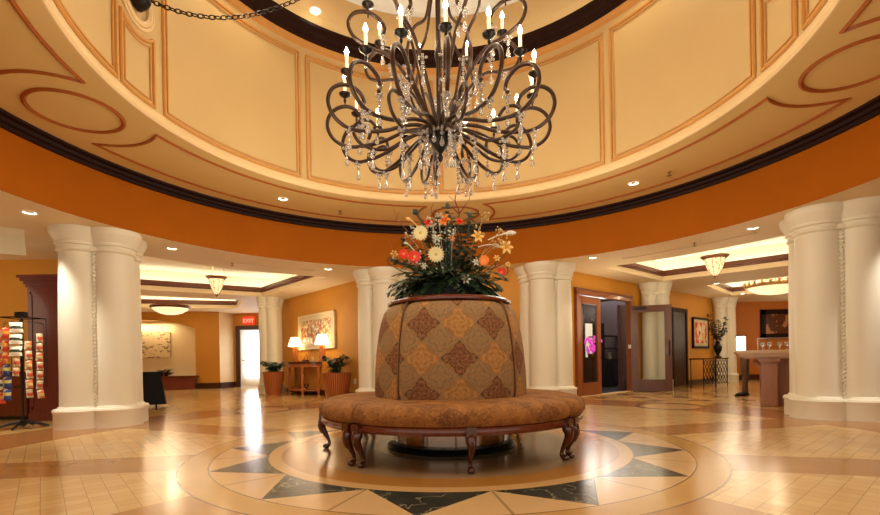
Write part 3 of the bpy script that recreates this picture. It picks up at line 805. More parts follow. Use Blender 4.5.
tag(obj('swag_chain', bm, BLACKI), 'dark chain swagging from the left drum medallion towards the chandelier', 'chain')
bm = nb(); q = P(AX+91.2, RD-.02, 5.03); Mq = Matrix.Translation(q) @ Matrix.Rotation(R(AX+90+180), 4, 'Z') @ Matrix.Rotation(R(90), 4, 'Y')
t = bmesh.new(); lathe(t, [(.0,.15),(.05,.14),(.085,.09),(.10,.03),(.105,0),(.0,0)], 20); t.transform(Mq); me = bpy.data.meshes.new('t'); t.to_mesh(me); bm.from_mesh(me)
tag(obj('chain_boss', bm, BLACKI), 'black domed boss on the left wall medallion holding the swag chain', 'wall fitting')

# ------------------------------------------------------------- ceiling fittings
def downlight(x, y, z, label, e=28, group='recessed downlights', spot=1.5, r=.07):
    t = thing('recessed_downlight', label, 'downlight', (x, y, z), 0, group)
    bm = nb(); lathe(bm, [(r,-.001),(r+.01,-.012),(r+.03,-.006),(r+.034,.0)], 20); obj('trim_ring', bm, LENSW, t)
    bm = nb(); lathe(bm, [(.0005,.004),(r,.004-.006)], 20); obj('lens', bm, LENS, t)
    lamp('SPOT', (x, y, z-.03), e*.6, (1,.87,.66), .09, spot_size=spot, spot_blend=.6)
for x, y, z, l, e in ((*P(131.1,4.22),'recessed downlight in the ring soffit, left of the chandelier',60),(*P(40,4.25),'recessed downlight in the ring soffit, right of the chandelier',60)):
    downlight(x, y, ZS, l, e)
for az, l in ((221,'unseen'),(310,'unseen')): lamp('SPOT', P(az,4.25,ZS-.03), 60, (1,.82,.55), .05, spot_size=1.6, spot_blend=.6)
downlight(-4.56, 8.09, ZC, 'recessed downlight in the flat ceiling right of the left clustered column', 18)
downlight(-5.31, 6.1, ZC, 'recessed downlight at far left in front of the left clustered column', 75)
downlight(3.27, 9.4, ZC, 'recessed downlight left of the wooden double doors', 45)
downlight(-2.28, 10.09, ZC, 'recessed downlight in front of the framed picture wall', 45)
downlight(5.17, 7.43, ZC, 'recessed downlight left of the large right clustered column', 18)
downlight(10.2, 15.2, ZC, 'small recessed downlight above the vase on the iron console', 30, 'recessed downlights', 1.2)
downlight(8.0, 13.0, ZC, 'small recessed downlight between the two right trays, near the back column', 25)
downlight(8.6, 10.9, ZC, 'small recessed downlight between the two right trays, above the counter', 25)
downlight(-1.86, 7.62, 6.722, 'recessed downlight in the dome ceiling upper left of the chandelier', 60, 'recessed downlights', 2.2)
for az in (25, 155, 260): lamp('SPOT', P(az, 3.1, 6.7), 35, (1,.85,.6), .05, spot_size=2.2, spot_blend=.6)
# side spots that graze the columns
for (x, y), e in (((5.80+.45,6.66-.9),170),((-5.2-.35,7.25-.85),170)): lamp('SPOT', (x, y, ZC-.04), e*.9, (1,.93,.82), .05, spot_size=1.3, spot_blend=.8)
def sprinkler(x, y, z, label):
    t = thing('sprinkler_head', label, 'sprinkler', (x, y, z), 0, 'fire sprinklers')
    bm = nb(); lathe(bm, [(.035,0),(.03,-.008),(.012,-.012),(.01,-.05),(.0005,-.05)], 12); obj('body', bm, mat('sprinkler_metal', (.35,.22,.12), .4, metal=.7), t)
    bm = nb(); lathe(bm, [(.0005,-.052),(.04,-.055),(.04,-.06),(.0005,-.062)], 12); obj('deflector', bm, mat('sprinkler_metal'), t)
sprinkler(-1.76, 8.9, ZS, 'fire sprinkler in the ring soffit left of the flowers')
sprinkler(3.77, 7.3, ZS, 'fire sprinkler in the ring soffit at right')
sprinkler(-4.05, 9.35, ZC, 'fire sprinkler in the flat ceiling above the left lantern')
sprinkler(4.75, 8.35, ZC, 'fire sprinkler in the flat ceiling near the right lantern')
def vent(az0, az1, r, label):
    bm = nb(); N = 14
    for k, q in ((r-.045, r-.03), (r+.03, r+.045)): pass
    lathe(bm, [(r-.05,ZC-.002),(r-.045,ZC-.012),(r-.02,ZC-.012),(r-.018,ZC-.004),(r+.018,ZC-.004),(r+.02,ZC-.012),(r+.045,ZC-.012),(r+.05,ZC-.002)], N, (CX,CY,0), az0, az1)
    t = tag(obj('slot_diffuser', bm, CEIL), label, 'air vent', 'curved slot air vents')
    bm = nb(); lathe(bm, [(r-.018,ZC-.006),(r+.018,ZC-.006)], N, (CX,CY,0), az0, az1); obj('slot', bm, BLACK, t)
vent(118, 137, 5.9, 'curved slot air vent in the left flat ceiling'); vent(27, 50, 5.9, 'curved slot air vent in the right flat ceiling')

# ------------------------------------------------------------- pendants
def lantern(x, y, zr, w, label, ztop):
    t = thing('pendant_lantern', label, 'pendant light', (x, y, zr-.45), 0, 'glass pendant lanterns')
    r = w/2; BR = mat('brass_rim', (.30,.14,.07), .35, metal=.6)
    bm = nb(); lathe(bm, [(r*.80,.40),(r*.86,.42),(r,.45),(r*1.02,.465),(r*.95,.47),(r*.78,.43)], 28); obj('rim', bm, BR, t)
    bm = nb(); prof = [(r*.74,.43),(r*.70,.34),(r*.56,.21),(r*.33,.10),(r*.12,.03)]
    lathe(bm, prof, 20); obj('glass_bowl', bm, mat('seeded_glass', (1,.85,.6), .25, emit=(1,.72,.38), es=.7, fn=lambda: (mixc((voro(14, coord('Object')) < .32), (.95,.75,.45), (.25,.12,.05)), None, None)), t)
    bm = nb()
    for k in range(8):
        M = Matrix.Rotation(2*pi*k/8, 4, 'Z'); tube(bm, [M @ Vector((a+.004,0,z)) for a, z in prof], .005, 4)
    lathe(bm, [(0,-.03),(.012,-.02),(.006,0),(.03,.015),(.05,.035),(.03,.05)], 12); obj('cage', bm, BR, t)
    for k in range(3):
        M = Matrix.Rotation(2*pi*k/3+.5, 4, 'Z'); bm = nb(); tube(bm, [M @ Vector((r*.92,0,.46)), M @ Vector((.03,0,.46+(ztop-zr)))], .004, 4); obj('chain', bm, BR, t)
    bm = nb(); lathe(bm, [(0,.01),(.05,.01),(.08,.04),(.0,.05)], 16); o = obj('ceiling_canopy', bm, BR, t, (0,0,.44+(ztop-zr)-.035))
    lamp('POINT', (x, y, zr+.15), 16, (1,.78,.45), .08)
lantern(-5.15, 11, 2.99, .46, 'glass pendant lantern with dark rim hanging in the left lounge tray', ZC+.62)
lantern(6.12, 10, 3.06, .54, 'glass pendant lantern with dark rim hanging left of the right clustered column', ZC+.62)
def bowl(x, y, z, r, label, ztop, gold=False):
    t = thing('bowl_pendant', label, 'pendant light', (x, y, z), 0)
    BR = mat('bronze_rim', (.16,.07,.035), .35, metal=.6); GR = mat('gilt_rim', (.72,.47,.20), .4, metal=.3, var=.4, vs=20)
    bm = nb(); lathe(bm, [(.0005,0),(r*.3,.015),(r*.6,.06),(r*.85,.15),(r*.95,.22)], 40); obj('glass_bowl', bm, BOWLG, t)
    bm = nb(); lathe(bm, [(r*.93,.20),(r*1.0,.21),(r*1.04,.25),(r*1.02,.29),(r*.97,.28)], 40); 
    if gold:
        for k in range(24):
            M = Matrix.Rotation(2*pi*k/24, 4, 'Z'); sphere(bm, M @ Vector((r*1.02,0,.31)), .05, 6, 5, (.7,.8,1.3))
    obj('rim', bm, GR if gold else BR, t)
    for k in range(4):
        M = Matrix.Rotation(2*pi*k/4+.6, 4, 'Z'); bm = nb(); tube(bm, [M @ Vector((r*.95,0,.27)), M @ Vector((.04,0,ztop-z-.03))], .006, 4); obj('chain', bm, BR, t)
    bm = nb(); lathe(bm, [(.03,ztop-z),(.09,ztop-z-.01),(.06,ztop-z-.05),(.015,ztop-z-.06),(.015,.35),(.035,.3),(.0005,.28)] if gold else [(.03,ztop-z),(.09,ztop-z-.01),(.06,ztop-z-.05),(.0005,ztop-z-.06)], 16); obj('stem' if gold else 'ceiling_canopy', bm, BR, t)
    lamp('POINT', (x, y, z+.5), 22, (1,.80,.5), .12)
bowl(-8.25, 14.5, 2.50, .55, 'white alabaster bowl pendant with dark rim in the far left tray', ZC+.62)
bowl(9.65, 13, 2.62, .72, 'large gilt-rimmed bowl chandelier in the far right tray', ZC+.62, True)

# ------------------------------------------------------------- left lounge
# exit door
d = bpy.data.objects.new('door_1', None); COL.objects.link(d); d['kind'] = 'structure'; d.location = (dx0, 18.6, 0)
w = dx1-dx0
bm = nb(); bbox(bm, -.16, 0, -.06, .06, 0, 2.46, .01); bbox(bm, w, w+.16, -.06, .06, 0, 2.46, .01); bbox(bm, -.16, w+.16, -.07, .06, 2.30, 2.46, .01); obj('door_frame', bm, BASEB, d)
DW = mat('white_door', (.80,.78,.70), .4)
bm = nb(); bbox(bm, .02,.26,-.03,.03,.01,2.28,.005); bbox(bm, w-.12,w-.02,-.03,.03,.01,2.28,.005); bbox(bm, .26,w-.12,-.03,.03,.01,.36,.005); bbox(bm, .26,w-.12,-.03,.03,2.14,2.28,.005); lf = obj('door_leaf', bm, DW, d)
bm = nb(); box(bm, .26,w-.12,-.008,.008,.36,2.14); obj('glass_pane', bm, DAY, lf)
bm = nb(); tube(bm, [(.10,-.05,1.08),(w-.1,-.07,1.08)], .014, 6); tube(bm, [(.10,-.02,1.08),(.10,-.07,1.08)], .014, 6); tube(bm, [(w-.1,-.02,1.08),(w-.1,-.07,1.08)], .014, 6); obj('push_bar', bm, CHROME, lf)
lamp('AREA', (dx0+w/2, 18.45, 1.3), 22, (.95,.97,1), .8, (R(90),0,0), shape='RECTANGLE', size_y=1.8)
def exitsign(x, y, z, rz):
    t = thing('exit_sign', 'red illuminated EXIT sign above the bright glazed door', 'exit sign', (x, y, z), rz)
    bm = nb(); bbox(bm, -.24,.24,-.03,.03,0,.30,.01); obj('housing', bm, EXITR, t)
    bm = nb(); bbox(bm, -.22,-.20+.42,-.0,.03,.30,.33,.004); obj('ceiling_mount', bm, EXITR, t)
    cu = bpy.data.curves.new('exit_text', 'FONT'); cu.body = 'EXIT'; cu.size = .21; cu.align_x = 'CENTER'; cu.align_y = 'CENTER'; cu.extrude = .003
    o = bpy.data.objects.new('lettering', cu); COL.objects.link(o); dg = bpy.context.evaluated_depsgraph_get(); me = bpy.data.meshes.new_from_object(o.evaluated_get(dg)); bpy.data.objects.remove(o)
    me.materials.clear(); me.materials.append(EXITW); o = bpy.data.objects.new('lettering', me); COL.objects.link(o); o.parent = t; o.location = (0,-.034,.15); o.rotation_euler = (R(90),0,0); o['label'] = 'pale EXIT letters'
exitsign(-7.4, 18.50, 2.50, 0)
# niche bench, bowl and stone panel
bm = nb(); bbox(bm, NX0-.2, NX1+.35, 17.36, 17.75, .42, .50, .01); bbox(bm, NX0-.15, NX1+.28, 17.40, 17.72, 0, .42, .01)
bx = thing('niche_bench', 'low dark red wooden ledge under the lit arched niche', 'bench', ((NX0+NX1)/2, 17.42, 0))
bm.free()
bm = nb(); wv = (NX1-NX0)/2
Mb = Matrix.Rotation(R(5.6), 4, 'Z')
bbox(bm, -wv, wv+.16, -.22, .16, .44, .52, .01, Mb); obj('bench_top', bm, CHERRY, bx)
bm = nb(); bbox(bm, -wv, wv+.10, -.16, .14, 0, .44, .01, Mb); obj('bench_front', bm, MAHOG, bx)
STN = mat('fossil_stone', (.62,.42,.20), .7, fn=lambda: (mixc((noise(7.5, 3, comb(*[a*b for a, b in zip(sep(coord('Object')), (1., 3., 1.8))])) > .585), (.62,.43,.22), (.20,.12,.06)), None, None))
pn = thing('stone_relief_panel', 'tan stone panel with dark fossil-like flecks hung in the arched niche', 'wall art', (-11.15, nY(-11.15)+.40, 1.22), R(5.6))
bm = nb(); bbox(bm, -.85,.85,-.025,.025,0,1.02,.01); obj('stone_slab', bm, STN, pn)
bw = thing('planted_bowl', 'shallow dark bowl of dry foliage on the niche bench', 'bowl', (-10.25, 17.50, .521))
bm = nb(); lathe(bm, [(.0005,0),(.12,0),(.2,.03),(.36,.12),(.38,.13),(.34,.125),(.18,.05),(.0005,.04)], 28); obj('bowl', bm, DCHERRY, bw)
bm = nb(); rr = random.Random(5)
for i in range(90):
    an = rr.uniform(0,2*pi); el = rr.uniform(.1,1.0); leafblade(bm, (.15*cos(an)*rr.random(), .1*sin(an)*rr.random(), .10), Vector((cos(an),sin(an),el)), rr.uniform(.2,.5), .03, .7)
obj('foliage', bm, mat('dry_leaf', (.17,.10,.04), .7, var=.6, vs=9), bw)
# black-draped table
tb = thing('draped_table', 'table under a black cloth just right of the left clustered column', 'table', (-6.62, 9.62, 0), R(32))
bm = nb(); n = 64; top = []; bot = []
for i in range(n):
    a = 2*pi*i/n; sx, sy = .78, .38; c, s = cos(a), sin(a); k = 1/max(abs(c), abs(s))
    x, y = sx*max(-1,min(1,c*k*1.0)), sy*max(-1,min(1,s*k)); f = 1+.02*sin(i*2.1)
    top.append(bm.verts.new((x, y, .78))); bot.append(bm.verts.new((x*1.13*f, y*1.2*f, .10)))
for i in range(n): f = bm.faces.new((top[i], top[(i+1) % n], bot[(i+1) % n], bot[i])); f.smooth = True
bm.faces.new(top); obj('tablecloth', bm, CLOTHK, tb)
for x in (-.7,.7):
    for y in (-.32,.32): bm = nb(); tube(bm, [(x,y,0),(x*.98,y*.98,.77)], .016, 8); obj('leg', bm, BLACKI, tb)
# painting wall frame: x runs from far (left in view) to near, y into room
WL = frameM((-1.43,11.0), (-4.77+1.43, 14.82-11.0)); LL = hypot(3.34, 3.82)
# orientation check: y axis must point into the room (towards the viewer)
if (WL @ Vector((1,1,0))-WL @ Vector((1,0,0))).y > 0: WL = WL @ Matrix.Diagonal((1,-1,1,1))
def rotz(M): return atan2(M[1][0], M[0][0])
RLz = rotz(WL)
def wl(s, n, z=0): v = WL @ Vector((s, n, 0)); return (v.x, v.y, z)
def wb(px, n=0):     # coordinate along the picture wall of a bearing
    k = (px-434)/461.6; o, ex = WL @ Vector((0,n,0)), (WL @ Vector((1,n,0)))-(WL @ Vector((0,n,0)))
    return (k*o.y-o.x)/(ex.x-k*ex.y)
# framed picture
pc = thing('framed_picture', 'large framed abstract picture with pale mat above the console table', 'picture', wl((wb(300.5)+wb(337))/2,.035,1.30), RLz)
def abfn():
    x, y, z = sep(coord('Object')); v = comb(x*2.2, 0., z*2.6)
    n = noise(2.4, 4, v, .6); k = noise(6, 3, comb(x*3., 2., z))
    c = mixc(n > .52, (.55,.36,.16), (.50,.12,.03)); c = mixc((k > .55)*.85, c, (.13,.06,.03)); c = mixc((noise(3.2, 3, comb(x*2., 5., z*3.)) > .57)*.9, c, (.85,.75,.52)); return c, None, None
ABS = mat('abstract_art', rough=.10, spec=.6, fn=abfn)
PW, PH = abs(wb(300.5)-wb(337)), 1.02
MATB = mat('pale_mat', (.60,.50,.30), .5, spec=.3); FRM = mat('pale_frame', (.70,.56,.32), .4)
bm = nb()
for x0,x1,z0,z1 in ((-PW/2,PW/2,0,.05),(-PW/2,PW/2,PH-.05,PH),(-PW/2,-PW/2+.05,0,PH),(PW/2-.05,PW/2,0,PH)): bbox(bm, x0,x1,-.03,.03,z0,z1,.006)
obj('frame', bm, FRM, pc)
bm = nb(); box(bm, -PW/2+.04,PW/2-.04,-.012,.012,.04,PH-.04); obj('mat', bm, MATB, pc)
bm = nb(); box(bm, -PW/2+.2,PW/2-.2,-.017,.017,.17,PH-.17); obj('artwork', bm, ABS, pc)
# demi-lune console
ct = thing('console_table', 'half-round wooden console table carrying two lamps', 'console table', wl(wb(299.5,.3),.02,0), RLz)
def sgn(v): return v*YS
YS = 1 if (Matrix.Rotation(RLz,4,'Z') @ Vector((0,1,0))).dot((WL @ Vector((0,1,0)))-(WL @ Vector((0,0,0)))) > 0 else -1
def halfdisc(bm, w, d, z0, z1):
    pts = [(w*cos(pi*i/20), YS*(d*sin(pi*i/20)+.01)) for i in range(21)]; prism(bm, pts, z0, z1)
bm = nb(); halfdisc(bm, .86, .56, .915, .95); halfdisc(bm, .84, .54, .90, .915); obj('table_top', bm, DCHERRY, ct)
bm = nb(); halfdisc(bm, .80, .50, .80, .90); obj('apron', bm, TEAK, ct)
bm = nb(); halfdisc(bm, .74, .46, .13, .16); obj('lower_shelf', bm, TEAK, ct)
for x, y in ((-.75,.07),(-.42,.40),(.42,.40),(.75,.07)):
    bm = nb(); lathe(bm, [(.0,0),(.035,0),(.03,.06),(.045,.10),(.05,.17),(.03,.19),(.022,.22),(.03,.35),(.048,.55),(.03,.60),(.045,.63),(.03,.66),(.045,.70),(.045,.80)], 14, (x, YS*y, 0)); obj('leg', bm, TEAK, ct)
def tlamp(s, n, label):
    t = thing('table_lamp', label, 'table lamp', wl(s, n, .951), RLz+.3, 'pleated-shade lamps on the console')
    bm = nb(); bbox(bm, -.085,.085,-.07,.07,0,.04,.006); bbox(bm, -.07,-.02,-.05,.05,.04,.40,.006); bbox(bm, .02,.07,-.05,.05,.04,.40,.006); bbox(bm, -.022,.022,-.035,.035,.04,.40,.004); bbox(bm,-.075,.075,-.06,.06,.39,.42,.005); obj('lamp_base', bm, TEAK, t)
    bm = nb(); lathe(bm, [(.010,.42),(.010,.60)], 8); obj('stem', bm, BLACKI, t)
    bm = nb(); rings = []
    for r, z in ((.20,.46),(.165,.58),(.11,.73)): rings.append([bm.verts.new(((r+.006*(i % 2))*cos(2*pi*i/48), (r+.006*(i % 2))*sin(2*pi*i/48), z)) for i in range(48)])
    for A, B in zip(rings, rings[1:]):
        for i in range(48): bm.faces.new((A[i], A[(i+1) % 48], B[(i+1) % 48], B[i]))
    obj('lamp_shade', bm, SHADE, t)
    x, y, z = wl(s, n, 0); lamp('POINT', (x, y, .951+.60), 4.5, (1,.80,.5), .05)
tlamp(wb(322.5,.22), .22, 'right table lamp, in front of the picture on the console'); tlamp(wb(295.5,.25), .25, 'left table lamp, at the far end of the console')
bk = thing('small_basket', 'small dark handled basket on the console between the lamps', 'basket', wl(wb(306.5,.3),.32,.951), RLz)
bm = nb(); bbox(bm, -.12,.12,-.05,.05,0,.06,.008); obj('tray', bm, DCHERRY, bk)
bm = nb(); tube(bm, catm([(-.11,0,.05),(-.09,0,.16),(0,0,.21),(.09,0,.16),(.11,0,.05)], 6), .008, 6); obj('handle', bm, DCHERRY, bk)
bm = nb(); box(bm, -.06,.06,-.008,.008,0,.12, Matrix.Rotation(R(-8),4,'X')); tag(obj('card_holder', bm, MATB, None, wl(wb(313.5,.3),.32,.955), (0,0,RLz)), 'small pale card standing on the console beside the right lamp', 'card')
sp = thing('small_sculpture', 'small dark star-shaped ornament on the lower shelf of the console', 'ornament', wl(wb(306,.26),.26,.161), RLz)
bm = nb(); lathe(bm, [(0,0),(.05,0),(.02,.03),(.0,.04)], 10); 
for k in range(9): a = 2*pi*k/9; tube(bm, [(0,0,.03),(.07*cos(a),.07*sin(a),.13+.04*(k % 2))], .012, 5)
obj('figure', bm, DCHERRY, sp)
PLF = mat('planter_leaf', (.030,.075,.04), .5, var=.5, vs=10)
RIBW = mat('ribbed_wood', rough=.35, coat=.3, fn=lambda: (mixc(esin(E.m('ARCTAN2', sep(coord('Object'))[1], sep(coord('Object'))[0])*40.) > .3, (.26,.06,.012), (.50,.15,.035)), None, None))
def planter(loc, r, h, label, seed, lh):
    t = thing('ribbed_planter', label, 'planter', loc, 0, 'ribbed wooden planters')
    bm = nb(); lathe(bm, [(.0,0),(r*.70,0),(r*.74,.03),(r*.84,h*.35),(r*.95,h*.75),(r*1.0,h-.03),(r*1.02,h),(r*.93,h),(r*.9,h-.06),(.0,h-.06)], 40); obj('pot', bm, RIBW, t)
    q = random.Random(seed)
    for k in range(9):
        bm = nb(); an = 2*pi*k/9; lean = q.uniform(.2,.9); ln = q.uniform(.5,1)*lh
        pts = catm([(0,0,h-.07),(lean*.15*cos(an),lean*.15*sin(an),h+ln*.5),(lean*.42*cos(an),lean*.42*sin(an),h+ln)], 6); tube(bm, pts, .006, 5)
        for i in range(3, len(pts)):
            for s in (-1, 0, 1): b2 = an+s*1.3+q.uniform(-.4,.4); leafblade(bm, pts[i], Vector((cos(b2),sin(b2),q.uniform(0,.7))), q.uniform(.14,.24), .045, .6)
        obj('plant_stem', bm, PLF, t)
planter(wl(wb(336.5,.42),.42,0), .36, .66, 'ribbed wooden planter to the right of the console table', 4, .42)
planter((-4.66,13.4,0), .30, .68, 'ribbed wooden planter to the left of the console table, by the slim column', 9, .30)
bm = nb(); o = thing('wall_outlet', 'pale wall outlet low on the picture wall beside the column', 'outlet', wl(wb(355),.01,.36), RLz)
bbox(bm, -.045,.045,-.006,.006,0,.13,.003); obj('cover_plate', bm, LENSW, o)
bm = nb(); bbox(bm, -.018,.018,-.010,.010,.02,.05,.002); bbox(bm, -.018,.018,-.010,.010,.08,.11,.002); obj('socket', bm, MATB, o)

# ------------------------------------------------------------- snack rack and cabinet (left)
cb = thing('mahogany_cabinet', 'tall dark mahogany cabinet at far left behind the snack rack', 'cabinet', (-6.30, 8.12, 0))
bm = nb(); bbox(bm, -.62,.62,-.25,.3,.0,2.28,.01); obj('body', bm, MAHOG, cb)
bm = nb()
for k, (z, e) in enumerate(((2.28,.02),(2.33,.04),(2.38,.07),(2.43,.10))): bbox(bm, -.62-e,.62+e,-.25-e,.3,z,z+.05,.008)
obj('crown_moulding', bm, MAHOG, cb)
bm = nb(); bbox(bm, -.63,.63,-.26,.3,0,.14,.008); obj('base_moulding', bm, MAHOG, cb)
bm = nb()
for x in (-.57,.54): bbox(bm, x,x+.04,-.262,-.24,.2,2.2,.004)
bbox(bm, -.57,.58,-.262,-.24,.2,.24,.004); bbox(bm, -.57,.58,-.262,-.24,2.16,2.2,.004); obj('door_panel', bm, MAHOG, cb)
kb = thing('side_cupboard', 'low red-brown wooden cupboard at the far left edge behind the snack rack', 'cupboard', (-7.75, 8.3, 0))
bm = nb(); bbox(bm, -.6,.6,-.2,.2,0.06,.80,.01); obj('body', bm, CHERRY, kb)
bm = nb(); bbox(bm, -.64,.64,-.24,.2,.80,.84,.008); obj('top', bm, DCHERRY, kb)
bm = nb(); bbox(bm, -.56,.56,-.16,.2,0,.06,.004); obj('toe_kick', bm, BLACK, kb)
RX, RY = -6.2, 6.95
rk = thing('snack_rack', 'black wire snack display rack on a star base beside the left column', 'display rack', (RX, RY, 0))
bm = nb(); lathe(bm, [(.014,.02),(.014,1.72)], 10); obj('pole', bm, BLACKI, rk)
for k in range(4):
    bm = nb(); a = R(20+90*k); tube(bm, [(0,0,.10),(.16*cos(a),.16*sin(a),.075),(.32*cos(a),.32*sin(a),.022)], lambda t: .028-.012*t, 6); obj('foot', bm, BLACK, rk)
bm = nb(); lathe(bm, [(0,.14),(.04,.13),(.05,.07),(.04,.04),(0,.03)], 12); obj('base_hub', bm, BLACK, rk)
for z in (.62, 1.66):
    bm = nb(); w = .2
    tube(bm, [(-w,-w,z),(w,-w,z),(w,w,z),(-w,w,z)], .006, 5, True); tube(bm, [(-w,-w,z),(w,w,z)], .006, 5); tube(bm, [(w,-w,z),(-w,w,z)], .006, 5); obj('wire_frame', bm, BLACKI, rk)
for sx in (-1,1):
    for sy in (-1,1): bm = nb(); tube(bm, [(sx*.2,sy*.2,.62),(sx*.2,sy*.2,1.66)], .006, 5); obj('upright_wire', bm, BLACKI, rk)
bm = nb(); bbox(bm, -.07,.07,-.05,.05,1.66,1.75,.01); obj('rack_header', bm, BLACK, rk)
def bagmesh(m, w=.13, h=.17, band=None):
    bm = nb(); nx, nz_ = 8, 8
    for s in (-1, 1):
        g = [[bm.verts.new((w*(i/nx-.5)*(1-.08*sin(pi*j/nz_)), s*.028*sin(pi*i/nx)**.7*sin(pi*j/nz_)**.7 if 0 < i < nx and 0 < j < nz_ else 0, -h*j/nz_)) for i in range(nx+1)] for j in range(nz_+1)]
        for j in range(nz_):
            for i in range(nx): f = bm.faces.new((g[j][i], g[j][i+1], g[j+1][i+1], g[j+1][i])); f.smooth = True
    bmesh.ops.remove_doubles(bm, verts=bm.verts[:], dist=1e-5)
    me = bpy.data.meshes.new('snack_bag'); bm.to_mesh(me); bm.free(); me.materials.append(m); return me
def bagmat(nm, c, c2):
    return mat(nm, c, .3, fn=lambda: (mixc((noise(14, 3, coord('Object')) > .58), mixc(band(sep(coord('Object'))[2], -.10, -.055), c, c2), (.75,.68,.5)), None, None))
BM = {'white': bagmesh(bagmat('bag_white', (.80,.76,.60), (.03,.05,.03)), .15,.15), 'red': bagmesh(bagmat('bag_red', (.72,.08,.02), (.8,.35,.05))), 'orange': bagmesh(bagmat('bag_orange', (.75,.25,.05), (.5,.05,.02))),
      'blue': bagmesh(bagmat('bag_blue', (.04,.07,.25), (.6,.5,.12))), 'rust': bagmesh(bagmat('bag_rust', (.62,.16,.04), (.7,.5,.2)), .085,.13), 'tan': bagmesh(bagmat('bag_tan', (.55,.36,.18), (.55,.08,.04)), .08,.13)}
spots = []
for i, nm in enumerate(('white','white','white','tan','tan')): spots.append((.165, -.28, (1.57,1.40,1.23,1.06,.92)[i], nm, 'middle front'))
for i, nm in enumerate(('red','red','orange','blue','blue','blue')): spots.append((.015, -.27, 1.50-.178*i, nm, 'left front'))
for i, nm in enumerate(('orange','white','red','tan','white','red')): spots.append((-.135, -.22, 1.46-.18*i, nm, 'leftmost'))
for i in range(7): spots.append((.30, -.04, 1.42-.14*i, 'rust' if i in (2, 6) else 'tan', 'rightmost'))
for i in range(6): spots.append((.275, -.20, 1.30-.14*i, 'tan' if i % 2 else 'rust', 'second-from-right'))
cnt = {}
ORD = ['topmost','second','third','fourth','fifth','sixth','seventh']
for x, y, z, nm, colm in spots:
    i = cnt.get(colm, 0); cnt[colm] = i+1
    o = bpy.data.objects.new('snack_bag', BM[nm]); COL.objects.link(o); o.location = (RX+x, RY+y, z); o.rotation_euler = (R(random.uniform(-8,2)), R(random.uniform(-5,5)), random.uniform(-.3,.3)+(.7 if x > .1 else 0))
    tag(o, '%s %s snack bag in the %s column of the wire rack' % (ORD[i], nm, colm), 'snack bag', 'snack bags hanging on the rack')
for x, y in ((.015,-.22),(.165,-.23),(-.135,-.17),(.30,.01),(.275,-.15)):
    bm = nb(); tube(bm, [(x*.8,y*.8,1.6),(x,y+.03,1.56),(x,y+.03,.66)], .004, 4); tube(bm, [(x*.5,y*.5,1.6),(x,y+.03,1.56)], .004, 4); obj('clip_strip', bm, BLACKI, rk)

# ------------------------------------------------------------- right side: double doors and shop
d2 = bpy.data.objects.new('door_2', None); COL.objects.link(d2); d2['kind'] = 'structure'; d2.matrix_world = WR
bm = nb(); J = .11
for a, b in ((s0-J, s0), (s1, s1+J)): bbox(bm, a, b, -.08, .07, 0, DH+J*1.0, .012)
bbox(bm, s0-J, s1+J, -.08, .07, DH, DH+.12, .012); bbox(bm, s0-J-.03, s1+J+.03, -.05, .05, 0, DH+.15, .01) if False else None
bbox(bm, s0-J-.03, s1+J+.03, -.05, .09, DH+.12, DH+.16, .01)
obj('door_frame', bm, DOORW, d2)
def leaf(x0, x1, y, m, parent, glassm, M=None, h=2.26):
    bm = nb(); st = .15
    for a, b, z0, z1 in ((x0,x0+st,.01,h),(x1-st,x1,.01,h),(x0+st,x1-st,.01,.30),(x0+st,x1-st,h-.16,h)): bbox(bm, a, b, y-.022, y+.022, z0, z1, .006, M)
    o = obj('door_leaf', bm, m, parent)
    bm = nb()
    for a, b, z0, z1 in ((x0+st,x0+st+.02,.30,h-.16),(x1-st-.02,x1-st,.30,h-.16),(x0+st,x1-st,.30,.32),(x0+st,x1-st,h-.18,h-.16)): box(bm, a, b, y-.026, y+.026, z0, z1, M)
    obj('glazing_bead', bm, m, o)
    bm = nb(); box(bm, x0+st+.01, x1-st-.01, y-.004, y+.004, .31, h-.17, M); obj('glass_pane', bm, glassm, o)
    return o
mid = s1-1.02
l1 = leaf(mid, s1-.01, .0, DOORW, d2, GLASS, None, DH-.01)
bm = nb(); tube(bm, [(mid+.07,.03,.92),(mid+.07,.08,.94),(mid+.07,.08,1.28),(mid+.07,.03,1.30)], .012, 6); obj('pull_handle', bm, BLACKI, l1)
# open leaf: hinged at s0, swung out into the lobby
hp = WR @ Vector((s0, .06, 0)); hd = Vector((6.07, 12.22, 0))-hp
M2 = WR.inverted() @ frameM(hp, hd)
l2 = leaf(.0, 1.0, .0, DOORD, d2, GLASS, M2, 2.30)
bm = nb(); tube(bm, [M2 @ Vector(v) for v in ((.93,-.03,.95),(.93,-.09,.97),(.93,-.09,1.33),(.93,-.03,1.35))], .013, 6); obj('pull_handle', bm, BLACKI, l2)
bm = nb(); box(bm, .08,.40,-.06,-.02,2.20,2.25, M2); obj('door_closer', bm, BLACKI, l2)
bm = nb(); box(bm, s0-.02, s0+.03, .0,.07,1.16,1.26); obj('hinge', bm, LENSW, d2)
bm = nb(); bbox(bm, s0, s1, -.1,.1,0,.012,.004); obj('threshold', bm, LIP, d2)
def wr(s, n, z=0): v = WR @ Vector((s, n, z)); return tuple(v)
def wrb(px, n, z=0):
    k = (px-434)/461.6; o, ex = WR @ Vector((0,n,0)), (WR @ Vector((1,n,0)))-(WR @ Vector((0,n,0)))
    return wr((k*o.y-o.x)/(ex.x-k*ex.y), n, z)
